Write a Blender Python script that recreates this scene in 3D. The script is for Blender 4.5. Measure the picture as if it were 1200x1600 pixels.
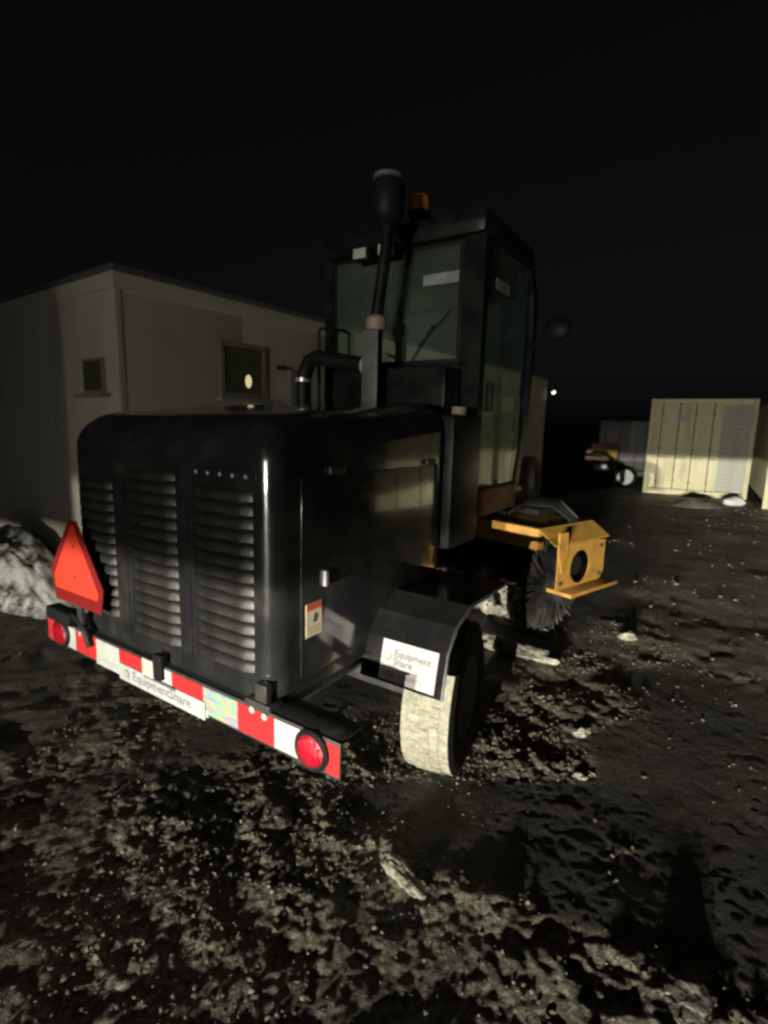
import bpy, bmesh, math, random
import numpy as np
from mathutils import Vector, Matrix, noise as mnoise

random.seed(7)
rng = np.random.default_rng(11)
for o in list(bpy.data.objects):
    bpy.data.objects.remove(o, do_unlink=True)
S = bpy.context.scene
COL = S.collection
RAD = math.radians

# ------------------------------------------------------------------ camera
cd = bpy.data.cameras.new('camera'); cam = bpy.data.objects.new('camera', cd); COL.objects.link(cam)
cd.sensor_fit = 'VERTICAL'; cd.sensor_height = 36.0; cd.lens = 815.7 / 1600 * 36.0
cd.clip_start = 0.05; cd.clip_end = 2000
PITCH, ROLL, CAMH = 0.1625, -0.0266, 1.6486
fwd = Vector((0, math.cos(PITCH), -math.sin(PITCH))); dn = Vector((0, -math.sin(PITCH), -math.cos(PITCH))); rt = Vector((1, 0, 0))
c, s = math.cos(ROLL), math.sin(ROLL)
ix = c * rt + s * dn; iy = -s * rt + c * dn
cam.matrix_world = Matrix.Translation((0, 0, CAMH)) @ Matrix((ix, -iy, -fwd)).transposed().to_4x4()
S.camera = cam
S.render.resolution_x, S.render.resolution_y = 768, 1024
S.render.engine = 'CYCLES'; S.cycles.filter_width = 2.7          # phone-camera softness

# ------------------------------------------------------------------ night sky, moon-like sun, exposure
W = bpy.data.worlds.new('World'); S.world = W; W.use_nodes = True
wn, wl = W.node_tree.nodes, W.node_tree.links
sky = wn.new('ShaderNodeTexSky'); sky.sky_type = 'NISHITA'; sky.sun_disc = False
sky.sun_elevation = RAD(24); sky.sun_rotation = RAD(215); sky.dust_density = 3.0
des = wn.new('ShaderNodeHueSaturation'); des.inputs['Saturation'].default_value = 0.22
wl.new(sky.outputs[0], des.inputs['Color']); wl.new(des.outputs[0], wn['Background'].inputs[0])
wn['Background'].inputs[1].default_value = 0.0009
sd = bpy.data.lights.new('moon_sun', 'SUN'); sd.energy = 0.004; sd.angle = RAD(4); sd.color = (1, 0.95, 0.86)
so = bpy.data.objects.new('moon_sun', sd); COL.objects.link(so)
so.rotation_euler = (RAD(66), 0, RAD(-35))
S.view_settings.view_transform = 'Standard'; S.view_settings.look = 'None'
S.view_settings.exposure = 0.0; S.view_settings.gamma = 1.0; S.view_settings.use_curve_mapping = False

# ------------------------------------------------------------------ materials
def nodes(m):
    return m.node_tree.nodes, m.node_tree.links
def mat(name, col, rough=0.6, metal=0.0, col2=None, scale=8.0, mixlo=0.4, mixhi=0.6, bump=0.0, bscale=60.0,
        rough2=None, coat=0.0, spec=0.5, stretch=(1, 1, 1), detail=6.0):
    m = bpy.data.materials.new(name); m.use_nodes = True
    n, l = nodes(m); b = n['Principled BSDF']
    b.inputs['Base Color'].default_value = (*col, 1); b.inputs['Roughness'].default_value = rough
    b.inputs['Metallic'].default_value = metal; b.inputs['Coat Weight'].default_value = coat
    b.inputs['Specular IOR Level'].default_value = spec
    tc = n.new('ShaderNodeTexCoord'); mp = n.new('ShaderNodeMapping'); mp.inputs['Scale'].default_value = stretch
    l.new(tc.outputs['Object'], mp.inputs[0])
    if col2 is not None or rough2 is not None:
        t = n.new('ShaderNodeTexNoise'); t.inputs['Scale'].default_value = scale; t.inputs['Detail'].default_value = detail
        t.inputs['Roughness'].default_value = 0.65
        l.new(mp.outputs[0], t.inputs['Vector'])
        r = n.new('ShaderNodeMapRange'); r.inputs[1].default_value = mixlo; r.inputs[2].default_value = mixhi
        l.new(t.outputs[0], r.inputs[0])
        if col2 is not None:
            x = n.new('ShaderNodeMix'); x.data_type = 'RGBA'
            x.inputs[6].default_value = (*col, 1); x.inputs[7].default_value = (*col2, 1)
            l.new(r.outputs[0], x.inputs[0]); l.new(x.outputs[2], b.inputs['Base Color'])
        if rough2 is not None:
            q = n.new('ShaderNodeMapRange'); q.inputs[3].default_value = rough; q.inputs[4].default_value = rough2
            l.new(r.outputs[0], q.inputs[0]); l.new(q.outputs[0], b.inputs['Roughness'])
    if bump:
        t2 = n.new('ShaderNodeTexNoise'); t2.inputs['Scale'].default_value = bscale; t2.inputs['Detail'].default_value = 4
        l.new(mp.outputs[0], t2.inputs['Vector'])
        bp = n.new('ShaderNodeBump'); bp.inputs['Strength'].default_value = bump; bp.inputs['Distance'].default_value = 0.01
        l.new(t2.outputs[0], bp.inputs['Height']); l.new(bp.outputs[0], b.inputs['Normal'])
    return m
def glass_mat(name, tint, rough=0.03, refl=1.5, dust=0.0):
    m = bpy.data.materials.new(name); m.use_nodes = True
    n, l = nodes(m); n.remove(n['Principled BSDF'])
    tr = n.new('ShaderNodeBsdfTransparent'); tr.inputs[0].default_value = (*tint, 1)
    gl = n.new('ShaderNodeBsdfGlossy'); gl.inputs['Roughness'].default_value = rough
    fr = n.new('ShaderNodeFresnel'); fr.inputs[0].default_value = refl
    geo = n.new('ShaderNodeNewGeometry'); inv = n.new('ShaderNodeMath'); inv.operation = 'SUBTRACT'; inv.inputs[0].default_value = 1.0; l.new(geo.outputs['Backfacing'], inv.inputs[1])
    mu = n.new('ShaderNodeMath'); mu.operation = 'MULTIPLY'; l.new(fr.outputs[0], mu.inputs[0]); l.new(inv.outputs[0], mu.inputs[1])      # a thin pane has no inner total reflection
    mx = n.new('ShaderNodeMixShader'); l.new(mu.outputs[0], mx.inputs[0]); l.new(tr.outputs[0], mx.inputs[1]); l.new(gl.outputs[0], mx.inputs[2])
    df = n.new('ShaderNodeBsdfDiffuse'); df.inputs[0].default_value = (0.42, 0.50, 0.43, 1)          # road film on the glass
    tn = n.new('ShaderNodeTexNoise'); tn.inputs['Scale'].default_value = 3.0; tn.inputs['Detail'].default_value = 5
    tcg = n.new('ShaderNodeTexCoord'); l.new(tcg.outputs['Object'], tn.inputs['Vector'])
    dm = n.new('ShaderNodeMath'); dm.operation = 'MULTIPLY'; dm.inputs[1].default_value = dust * 2; l.new(tn.outputs[0], dm.inputs[0])
    m2 = n.new('ShaderNodeMixShader'); l.new(dm.outputs[0], m2.inputs[0]); l.new(mx.outputs[0], m2.inputs[1]); l.new(df.outputs[0], m2.inputs[2])
    l.new(m2.outputs[0], n['Material Output'].inputs[0])
    return m
def emit_mat(name, col, strength):
    m = bpy.data.materials.new(name); m.use_nodes = True
    n, l = nodes(m); b = n['Principled BSDF']
    b.inputs['Base Color'].default_value = (*col, 1); b.inputs['Emission Color'].default_value = (*col, 1)
    b.inputs['Emission Strength'].default_value = strength
    return m
MT = {}
MT['black_paint'] = mat('black_paint', (0.006, 0.006, 0.0065), 0.14, col2=(0.015, 0.014, 0.012), scale=3.0, mixlo=0.42, mixhi=0.75, rough2=0.35, bump=0.05, bscale=25, spec=0.25)
MT['hood_paint'] = mat('hood_paint', (0.010, 0.010, 0.011), 0.13, col2=(0.026, 0.025, 0.022), scale=5.0, mixlo=0.45, mixhi=0.78, rough2=0.30, bump=0.03, bscale=9, spec=0.85, coat=0.6)
MT['louvre_dust'] = mat('louvre_dust', (0.009, 0.0088, 0.0085), 0.3, col2=(0.028, 0.025, 0.021), scale=6.0, mixlo=0.42, mixhi=0.75, rough2=0.6, bump=0.15, bscale=40)
MT['black_steel'] = mat('black_steel', (0.018, 0.018, 0.018), 0.45, col2=(0.05, 0.045, 0.036), scale=12, mixlo=0.5, mixhi=0.75, bump=0.15)
MT['cab_black'] = mat('cab_black', (0.006, 0.0065, 0.0065), 0.3, col2=(0.012, 0.0125, 0.012), scale=6, rough2=0.4, spec=0.1)
MT['rubber_black'] = mat('rubber_black', (0.008, 0.008, 0.008), 0.5, bump=0.1, spec=0.12)
MT['muddy_tread'] = mat('muddy_tread', (0.11, 0.104, 0.074), 0.85, col2=(0.27, 0.26, 0.195), scale=34, mixlo=0.3, mixhi=0.7, bump=1.0, bscale=70)
MT['tyre_side'] = mat('tyre_side', (0.006, 0.0058, 0.0055), 0.75, spec=0.15, col2=(0.014, 0.0125, 0.010), scale=14, mixlo=0.45, mixhi=0.7, bump=0.3)
MT['rim'] = mat('rim', (0.008, 0.008, 0.008), 0.5, spec=0.2)
MT['white_hub'] = mat('white_hub', (0.7, 0.72, 0.72), 0.4, col2=(0.55, 0.56, 0.55), scale=20)
MT['red_tape'] = mat('red_tape', (0.34, 0.018, 0.020), 0.3, col2=(0.15, 0.02, 0.018), scale=16, mixlo=0.5, mixhi=0.8)
MT['white_tape'] = mat('white_tape', (0.31, 0.32, 0.30), 0.3, col2=(0.22, 0.22, 0.20), scale=18, mixlo=0.45, mixhi=0.75)
MT['plate_white'] = mat('plate_white', (0.30, 0.315, 0.31), 0.4, col2=(0.25, 0.26, 0.255), scale=9)
MT['smv_orange'] = mat('smv_orange', (0.40, 0.030, 0.014), 0.45, col2=(0.36, 0.03, 0.016), scale=9)
MT['smv_red'] = mat('smv_red', (0.13, 0.009, 0.009), 0.3)
MT['lens_red'] = mat('lens_red', (0.26, 0.006, 0.016), 0.12, coat=0.6, bump=0.5, bscale=120)
MT['grey_text'] = mat('grey_text', (0.07, 0.075, 0.08), 0.5)
MT['pale_text'] = mat('pale_text', (0.075, 0.08, 0.085), 0.5)
MT['pink_text'] = mat('pink_text', (0.35, 0.16, 0.13), 0.5)
MT['decal_white'] = mat('decal_white', (0.27, 0.245, 0.25), 0.45, col2=(0.24, 0.22, 0.215), scale=10)
MT['decal_cream'] = mat('decal_cream', (0.62, 0.52, 0.34), 0.5, col2=(0.54, 0.45, 0.30), scale=18)
MT['decal_red'] = mat('decal_red', (0.42, 0.07, 0.045), 0.5)
MT['yellow'] = mat('yellow_paint', (0.29, 0.15, 0.026), 0.5, col2=(0.13, 0.07, 0.025), scale=11, mixlo=0.48, mixhi=0.75, bump=0.2)
MT['sill_brown'] = mat('sill_brown', (0.32, 0.14, 0.06), 0.6, col2=(0.20, 0.09, 0.045), scale=9, bump=0.2)
MT['bristle'] = mat('bristle', (0.010, 0.009, 0.008), 0.7, col2=(0.05, 0.044, 0.034), scale=5, mixlo=0.42, mixhi=0.62)
MT['steel_grey'] = mat('steel_grey', (0.13, 0.125, 0.125), 0.5, col2=(0.09, 0.085, 0.08), scale=9, metal=0.2, bump=0.1)
MT['clamp'] = mat('clamp_steel', (0.6, 0.6, 0.6), 0.3, metal=0.6)
MT['tan_cap'] = mat('tan_cap', (0.22, 0.165, 0.135), 0.6)
MT['amber'] = mat('amber_lens', (0.62, 0.17, 0.02), 0.25, coat=0.3)
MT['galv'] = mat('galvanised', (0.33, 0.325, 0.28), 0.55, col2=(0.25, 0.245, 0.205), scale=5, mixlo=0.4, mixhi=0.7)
MT['container'] = mat('container_cream', (0.52, 0.49, 0.31), 0.6, col2=(0.30, 0.26, 0.165), scale=1.6, mixlo=0.50, mixhi=0.78, bump=0.1, stretch=(2.2, 2.2, 0.5))
MT['container_rod'] = mat('container_rod', (0.34, 0.31, 0.2), 0.5, metal=0.2, col2=(0.2, 0.15, 0.09), scale=8)
MT['wall'] = mat('wall_panel', (0.78, 0.745, 0.64), 0.7, col2=(0.58, 0.55, 0.46), scale=1.1, mixlo=0.38, mixhi=0.75, bump=0.04, stretch=(1, 1, 0.4))
MT['wall_trim'] = mat('wall_trim', (0.44, 0.42, 0.36), 0.6, col2=(0.36, 0.345, 0.30), scale=4)
MT['roof'] = mat('roof_metal', (0.2, 0.2, 0.19), 0.5, metal=0.3)
MT['frame_grey'] = mat('frame_grey', (0.34, 0.325, 0.275), 0.5)
MT['dark_void'] = mat('dark_room', (0.10, 0.095, 0.08), 0.8)
MT['blind'] = mat('window_blind', (0.34, 0.32, 0.26), 0.7)
MT['maroon'] = mat('maroon', (0.10, 0.022, 0.02), 0.5, col2=(0.06, 0.016, 0.015), scale=6)
MT['dark_body'] = mat('dark_trailer', (0.03, 0.03, 0.031), 0.5, col2=(0.045, 0.044, 0.042), scale=3, bump=0.1)
MT['yellow_marker'] = mat('yellow_marker', (0.55, 0.34, 0.03), 0.35)
MT['snow'] = mat('snow', (0.60, 0.61, 0.58), 0.8, col2=(0.05, 0.046, 0.037), scale=4.5, mixlo=0.44, mixhi=0.60, bump=1.0, bscale=26)
MT['dirt_pile'] = mat('dirt_pile', (0.15, 0.135, 0.10), 0.9, col2=(0.09, 0.08, 0.06), scale=9, bump=0.6)
MT['white_sack'] = mat('white_sack', (0.6, 0.61, 0.6), 0.6, bump=0.3, bscale=15)
MT['pipe_grey'] = mat('pipe_grey', (0.30, 0.30, 0.27), 0.6, col2=(0.2, 0.2, 0.18), scale=8)
MT['crumb'] = mat('gravel_crumb', (0.075, 0.068, 0.050), 0.75, col2=(0.25, 0.235, 0.18), scale=7, mixlo=0.45, mixhi=0.70)
MT['ice'] = mat('ice_clod', (0.28, 0.27, 0.22), 0.6, col2=(0.09, 0.082, 0.062), scale=22, mixlo=0.42, mixhi=0.66, bump=0.8, bscale=60)
MT['grey_clod'] = mat('grey_clod', (0.14, 0.135, 0.115), 0.7, col2=(0.07, 0.066, 0.055), scale=14, bump=0.7, bscale=40)
MT['glass_cab'] = glass_mat('cab_glass', (0.86, 0.94, 0.88), dust=0.045)
MT['glass_win'] = glass_mat('window_glass', (0.85, 0.87, 0.82), rough=0.1, refl=1.4)
MT['sticker_glass'] = mat('sticker_glass', (0.20, 0.225, 0.21), 0.5, col2=(0.14, 0.16, 0.15), scale=14)
MT['seat'] = mat('seat_vinyl', (0.02, 0.02, 0.02), 0.6)
MT['white_lamp'] = mat('work_lamp_lens', (0.36, 0.36, 0.35), 0.25)
MT['pickup'] = mat('pickup_paint', (0.22, 0.22, 0.23), 0.3, col2=(0.15, 0.15, 0.155), scale=4, coat=0.4)
MT['bulb'] = emit_mat('bulb_glow', (1.0, 0.84, 0.54), 0.9)
MT['bulb2'] = emit_mat('wall_bulb', (1.0, 0.86, 0.72), 1.8)
MT['headlamp'] = emit_mat('headlamp_glow', (1.0, 0.94, 0.78), 6.0)
# rainbow film of the prismatic tape: thin diffraction colours over white
def prism_mat():
    m = bpy.data.materials.new('prism_tape'); m.use_nodes = True; n, l = nodes(m); b = n['Principled BSDF']
    tc = n.new('ShaderNodeTexCoord'); mp = n.new('ShaderNodeMapping'); mp.inputs['Rotation'].default_value = (0, 0.6, 0); mp.inputs['Scale'].default_value = (5, 5, 34)
    w = n.new('ShaderNodeTexNoise'); w.inputs['Scale'].default_value = 1.2; w.inputs['Detail'].default_value = 2
    hs = n.new('ShaderNodeCombineColor'); hs.mode = 'HSV'
    mm = n.new('ShaderNodeMath'); mm.operation = 'MULTIPLY'; mm.inputs[1].default_value = 4.5
    l.new(tc.outputs['Object'], mp.inputs[0]); l.new(mp.outputs[0], w.inputs['Vector']); l.new(w.outputs[0], mm.inputs[0]); fr2 = n.new('ShaderNodeMath'); fr2.operation = 'FRACT'; l.new(mm.outputs[0], fr2.inputs[0]); l.new(fr2.outputs[0], hs.inputs[0])
    hs.inputs[1].default_value = 0.42; hs.inputs[2].default_value = 0.26
    l.new(hs.outputs[0], b.inputs['Base Color']); b.inputs['Roughness'].default_value = 0.25
    return m
MT['prism'] = prism_mat()
def ground_mat():
    m = bpy.data.materials.new('wet_mud'); m.use_nodes = True; n, l = nodes(m); b = n['Principled BSDF']
    tc = n.new('ShaderNodeTexCoord')
    def nz(sc, det, rough=0.6):
        t = n.new('ShaderNodeTexNoise'); t.inputs['Scale'].default_value = sc; t.inputs['Detail'].default_value = det; t.inputs['Roughness'].default_value = rough
        l.new(tc.outputs['Object'], t.inputs['Vector']); return t
    def rg(src, a, bb, lo=0., hi=1.):
        r = n.new('ShaderNodeMapRange'); r.inputs[1].default_value = a; r.inputs[2].default_value = bb; r.inputs[3].default_value = lo; r.inputs[4].default_value = hi
        l.new(src, r.inputs[0]); return r.outputs[0]
    patch = rg(nz(1.7, 5, 0.7).outputs[0], 0.34, 0.54)
    grit = rg(nz(46, 5, 0.8).outputs[0], 0.49, 0.60)
    mul = n.new('ShaderNodeMath'); mul.operation = 'MULTIPLY'; l.new(patch, mul.inputs[0]); l.new(grit, mul.inputs[1])
    at = n.new('ShaderNodeAttribute'); at.attribute_name = 'rough_patch'
    mul2 = n.new('ShaderNodeMath'); mul2.operation = 'MULTIPLY'; l.new(mul.outputs[0], mul2.inputs[0]); l.new(at.outputs['Fac'], mul2.inputs[1])
    base = n.new('ShaderNodeMix'); base.data_type = 'RGBA'; base.inputs[6].default_value = (0.027, 0.0225, 0.0148, 1); base.inputs[7].default_value = (0.062, 0.053, 0.036, 1)
    l.new(rg(nz(2.7, 5).outputs[0], 0.35, 0.65), base.inputs[0])
    slush = rg(nz(8.5, 7, 0.72).outputs[0], 0.53, 0.66)
    ms = n.new('ShaderNodeMath'); ms.operation = 'MULTIPLY'; l.new(slush, ms.inputs[0]); l.new(at.outputs['Fac'], ms.inputs[1])
    sl_ = n.new('ShaderNodeMix'); sl_.data_type = 'RGBA'; sl_.inputs[7].default_value = (0.17, 0.158, 0.118, 1); l.new(ms.outputs[0], sl_.inputs[0])
    fin = n.new('ShaderNodeMix'); fin.data_type = 'RGBA'; fin.inputs[7].default_value = (0.25, 0.235, 0.175, 1)
    damp_and_shade = n.new('ShaderNodeMix'); damp_and_shade.data_type = 'RGBA'; damp_and_shade.blend_type = 'MULTIPLY'; damp_and_shade.inputs[0].default_value = 1.0  # darkens smooth patches: wet mud, plus a cast shadow in the right foreground
    dr_ = n.new('ShaderNodeMapRange'); dr_.inputs[3].default_value = 0.5; dr_.inputs[4].default_value = 1.15; l.new(at.outputs['Fac'], dr_.inputs[0])
    l.new(base.outputs[2], damp_and_shade.inputs[6]); l.new(dr_.outputs[0], damp_and_shade.inputs[7])
    l.new(mul2.outputs[0], fin.inputs[0]); l.new(damp_and_shade.outputs[2], sl_.inputs[6]); l.new(sl_.outputs[2], fin.inputs[6]); l.new(fin.outputs[2], b.inputs['Base Color'])
    l.new(rg(nz(3.3, 4).outputs[0], 0.35, 0.65, 0.45, 0.85), b.inputs['Roughness'])
    bp = n.new('ShaderNodeBump'); bp.inputs['Strength'].default_value = 0.9; bp.inputs['Distance'].default_value = 0.012
    l.new(nz(70, 5, 0.7).outputs[0], bp.inputs['Height']); l.new(bp.outputs[0], b.inputs['Normal'])
    return m
MT['ground'] = ground_mat()

# ------------------------------------------------------------------ mesh helpers
def obj(name, bm, m, parent=None, smooth=False, loc=None, rot=None, recalc=True):
    if recalc: bmesh.ops.recalc_face_normals(bm, faces=bm.faces)
    me = bpy.data.meshes.new(name); bm.to_mesh(me); bm.free()
    me.materials.append(MT[m] if isinstance(m, str) else m)
    if smooth:
        me.polygons.foreach_set('use_smooth', [True] * len(me.polygons))
        try: me.set_sharp_from_angle(angle=RAD(38))
        except Exception: pass
    o = bpy.data.objects.new(name, me); COL.objects.link(o)
    if parent is not None: o.parent = parent
    if loc is not None: o.location = loc
    if rot is not None: o.rotation_euler = rot
    return o
def inst(src, parent=None, loc=None, rot=None):
    o = src.copy(); COL.objects.link(o)
    if parent is not None: o.parent = parent
    if loc is not None: o.location = loc
    if rot is not None: o.rotation_euler = rot
    return o
def thing(name, label, cat, loc=(0, 0, 0), rz=0.0, group=None):
    o = bpy.data.objects.new(name, None); COL.objects.link(o); o.empty_display_size = 0.2
    o.location = loc; o.rotation_euler = (0, 0, rz); o['label'] = label; o['category'] = cat
    if group: o['group'] = group
    return o
def tag(o, label, cat, group=None):
    o['label'] = label; o['category'] = cat
    if group: o['group'] = group
    return o
def box(bm, x0, x1, y0, y1, z0, z1, bev=0.0, M=None):
    r = bmesh.ops.create_cube(bm, size=1.0)
    vs = r['verts']
    for v in vs:
        v.co = Vector(((x0 + x1) / 2 + v.co.x * (x1 - x0), (y0 + y1) / 2 + v.co.y * (y1 - y0), (z0 + z1) / 2 + v.co.z * (z1 - z0)))
    if bev > 0:
        es = list({e for v in vs for e in v.link_edges})
        rr = bmesh.ops.bevel(bm, geom=es, offset=bev, segments=2, affect='EDGES', profile=0.6)
        vs = list({v for f in rr['faces'] for v in f.verts} | {v for v in vs if v.is_valid})
    if M is not None:
        for v in vs: v.co = M @ v.co
    return vs
def mkbox(name, m, parent, x0, x1, y0, y1, z0, z1, bev=0.0, M=None):
    bm = bmesh.new(); box(bm, x0, x1, y0, y1, z0, z1, bev, M); return obj(name, bm, m, parent, smooth=bev > 0)
def frame_of(d):
    d = d.normalized(); a = Vector((0, 0, 1)) if abs(d.z) < 0.9 else Vector((1, 0, 0))
    u = d.cross(a).normalized(); return u, d.cross(u).normalized()
def tube(bm, pts, rad, n=12, cap=True):
    pts = [Vector(p) for p in pts]; rings = []
    rad = rad if isinstance(rad, (list, tuple)) else [rad] * len(pts)
    u = None
    for i, p in enumerate(pts):
        if i == 0: d = pts[1] - p
        elif i == len(pts) - 1: d = p - pts[-2]
        else: d = (pts[i + 1] - p).normalized() + (p - pts[i - 1]).normalized()
        d.normalize()
        if u is None: u, w = frame_of(d)
        else:
            u = (u - d * u.dot(d)).normalized(); w = d.cross(u)
        rings.append([bm.verts.new(p + (u * math.cos(2 * math.pi * k / n) + w * math.sin(2 * math.pi * k / n)) * rad[i]) for k in range(n)])
    for a, b in zip(rings, rings[1:]):
        for k in range(n): bm.faces.new((a[k], a[(k + 1) % n], b[(k + 1) % n], b[k]))
    if cap: bm.faces.new(rings[0][::-1]); bm.faces.new(rings[-1])
def mktube(name, m, parent, pts, rad, n=12):
    bm = bmesh.new(); tube(bm, pts, rad, n); return obj(name, bm, m, parent, smooth=True)
def prism(bm, poly, axis, a, b):
    """poly: 2D points; extruded along axis 0/1/2 between a and b"""
    def P(q, t):
        if axis == 0: return (t, q[0], q[1])
        if axis == 1: return (q[0], t, q[1])
        return (q[0], q[1], t)
    A = [bm.verts.new(P(q, a)) for q in poly]; B = [bm.verts.new(P(q, b)) for q in poly]
    n = len(poly)
    for k in range(n): bm.faces.new((A[k], A[(k + 1) % n], B[(k + 1) % n], B[k]))
    bm.faces.new(A[::-1]); bm.faces.new(B)
def mkprism(name, m, parent, poly, axis, a, b, smooth=False):
    bm = bmesh.new(); prism(bm, poly, axis, a, b); return obj(name, bm, m, parent, smooth=smooth)
def lathe(bm, prof, axis=0, n=48, close=False):
    rings = []
    for (r, t) in prof:
        ring = []
        for k in range(n):
            a = 2 * math.pi * k / n; ca, sa = r * math.cos(a), r * math.sin(a)
            ring.append(bm.verts.new((t, ca, sa) if axis == 0 else (ca, t, sa) if axis == 1 else (ca, sa, t)))
        rings.append(ring)
    pr = list(zip(rings, rings[1:])) + ([(rings[-1], rings[0])] if close else [])
    for a, b in pr:
        for k in range(n): bm.faces.new((a[k], a[(k + 1) % n], b[(k + 1) % n], b[k]))
    if not close:
        for rg_ in (rings[0], rings[-1]):
            try: bm.faces.new(rg_)
            except Exception: pass
def mklathe(name, m, parent, prof, axis=0, n=48, close=False, loc=None, rot=None):
    bm = bmesh.new(); lathe(bm, prof, axis, n, close); return obj(name, bm, m, parent, smooth=True, loc=loc, rot=rot)
def text(name, body, size, m, parent, loc, rot, depth=0.0006, squash=1.0, bold=0.0):
    cu = bpy.data.curves.new(name, 'FONT'); cu.body = body; cu.size = size; cu.extrude = depth; cu.offset = bold; cu.resolution_u = 3
    t = bpy.data.objects.new(name, cu); COL.objects.link(t)
    bpy.context.view_layer.update()
    me = bpy.data.meshes.new_from_object(t.evaluated_get(bpy.context.evaluated_depsgraph_get()))
    bpy.data.objects.remove(t, do_unlink=True); bpy.data.curves.remove(cu)
    me.materials.clear(); me.materials.append(MT[m])
    o = bpy.data.objects.new(name, me); COL.objects.link(o); o.parent = parent; o.location = loc; o.rotation_euler = rot; o.scale = (squash, 1, 1)
    return o
def arc_band(bm, ri, ro, a0, a1, y0, y1, n=14):
    """flat ring segment in xz, extruded y0..y1"""
    pts = [(ro * math.cos(a0 + (a1 - a0) * k / n), ro * math.sin(a0 + (a1 - a0) * k / n)) for k in range(n + 1)]
    pts += [(ri * math.cos(a0 + (a1 - a0) * k / n), ri * math.sin(a0 + (a1 - a0) * k / n)) for k in range(n, -1, -1)]
    prism(bm, pts, 1, y0, y1)

# ------------------------------------------------------------------ ground height field
def vnoise(x, y, seed):
    xi = np.floor(x).astype(np.int64); yi = np.floor(y).astype(np.int64); fx = x - xi; fy = y - yi
    def h(a, b):
        q = (a * 374761393 + b * 668265263 + seed * 974634777) & 0x7fffffff
        q = ((q ^ (q >> 13)) * 1274126177) & 0x7fffffff
        return ((q ^ (q >> 16)) & 0xffff) / 65535.0
    u = fx * fx * (3 - 2 * fx); v = fy * fy * (3 - 2 * fy)
    return (h(xi, yi) * (1 - u) + h(xi + 1, yi) * u) * (1 - v) + (h(xi, yi + 1) * (1 - u) + h(xi + 1, yi + 1) * u) * v
def pnoise(x, y, seed):
    """gradient noise, about -0.7..0.7"""
    xi = np.floor(x).astype(np.int64); yi = np.floor(y).astype(np.int64); fx = x - xi; fy = y - yi
    def g(a, b, dx, dy):
        q = (a * 374761393 + b * 668265263 + seed * 974634777) & 0x7fffffff
        q = ((q ^ (q >> 13)) * 1274126177) & 0x7fffffff
        t = ((q ^ (q >> 16)) & 0xffff) / 65535.0 * 6.28318
        return np.cos(t) * dx + np.sin(t) * dy
    u = fx * fx * fx * (fx * (fx * 6 - 15) + 10); v = fy * fy * fy * (fy * (fy * 6 - 15) + 10)
    a = g(xi, yi, fx, fy) * (1 - u) + g(xi + 1, yi, fx - 1, fy) * u
    b = g(xi, yi + 1, fx, fy - 1) * (1 - u) + g(xi + 1, yi + 1, fx - 1, fy - 1) * u
    return a * (1 - v) + b * v
def sstep(x, a, b):
    t = np.clip((x - a) / (b - a), 0, 1); return t * t * (3 - 2 * t)
SMOOTH = [(0.85, 2.05, 0.70, 0.30, 0.25), (1.6, 2.2, 0.8, 0.6, 0.4), (1.25, 1.60, 0.62, 0.38, 0.0), (2.1, 3.1, 0.5, 0.5, 0.0), (0.05, 2.12, 0.2, 0.13, 0.3), (2.5, 6.2, 0.8, 2.6, -0.6), (4.9, 10.4, 1.3, 3.4, -0.6)]
GRITTY = [(-0.9, 1.3, 0.6, 0.3), (1.75, 2.75, 0.45, 0.3), (2.9, 5.0, 0.7, 0.9), (-1.9, 2.7, 0.9, 0.7), (0.35, 1.25, 0.45, 0.25), (-0.75, 1.85, 0.75, 0.45), (-0.25, 1.35, 0.5, 0.3), (-3.2, 3.9, 1.8, 1.3), (0.9, 3.2, 0.5, 0.5), (4.6, 6.2, 1.4, 1.2), (2.6, 3.9, 0.9, 0.7)]
def rough_mask(x, y):
    m = sstep(vnoise(x * 0.9 + 3.1, y * 0.9, 3) * 0.6 + vnoise(x * 2.3, y * 2.3, 4) * 0.4, 0.20, 0.50)
    for (cx, cy, rx, ry) in GRITTY:
        d = np.sqrt(((x - cx) / rx) ** 2 + ((y - cy) / ry) ** 2) + (vnoise(x * 4, y * 4, 10) - 0.5) * 0.9
        m = np.maximum(m, 1 - sstep(d, 0.6, 1.15))
    for (cx, cy, rx, ry, a) in SMOOTH:
        dx = (x - cx) * math.cos(a) + (y - cy) * math.sin(a); dy = -(x - cx) * math.sin(a) + (y - cy) * math.cos(a)
        d = np.sqrt((dx / rx) ** 2 + (dy / ry) ** 2) + (vnoise(x * 3, y * 3, 9) - 0.5) * 0.6
        m = m * (0.06 + 0.94 * sstep(d, 0.75, 1.15))
    return m
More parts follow.
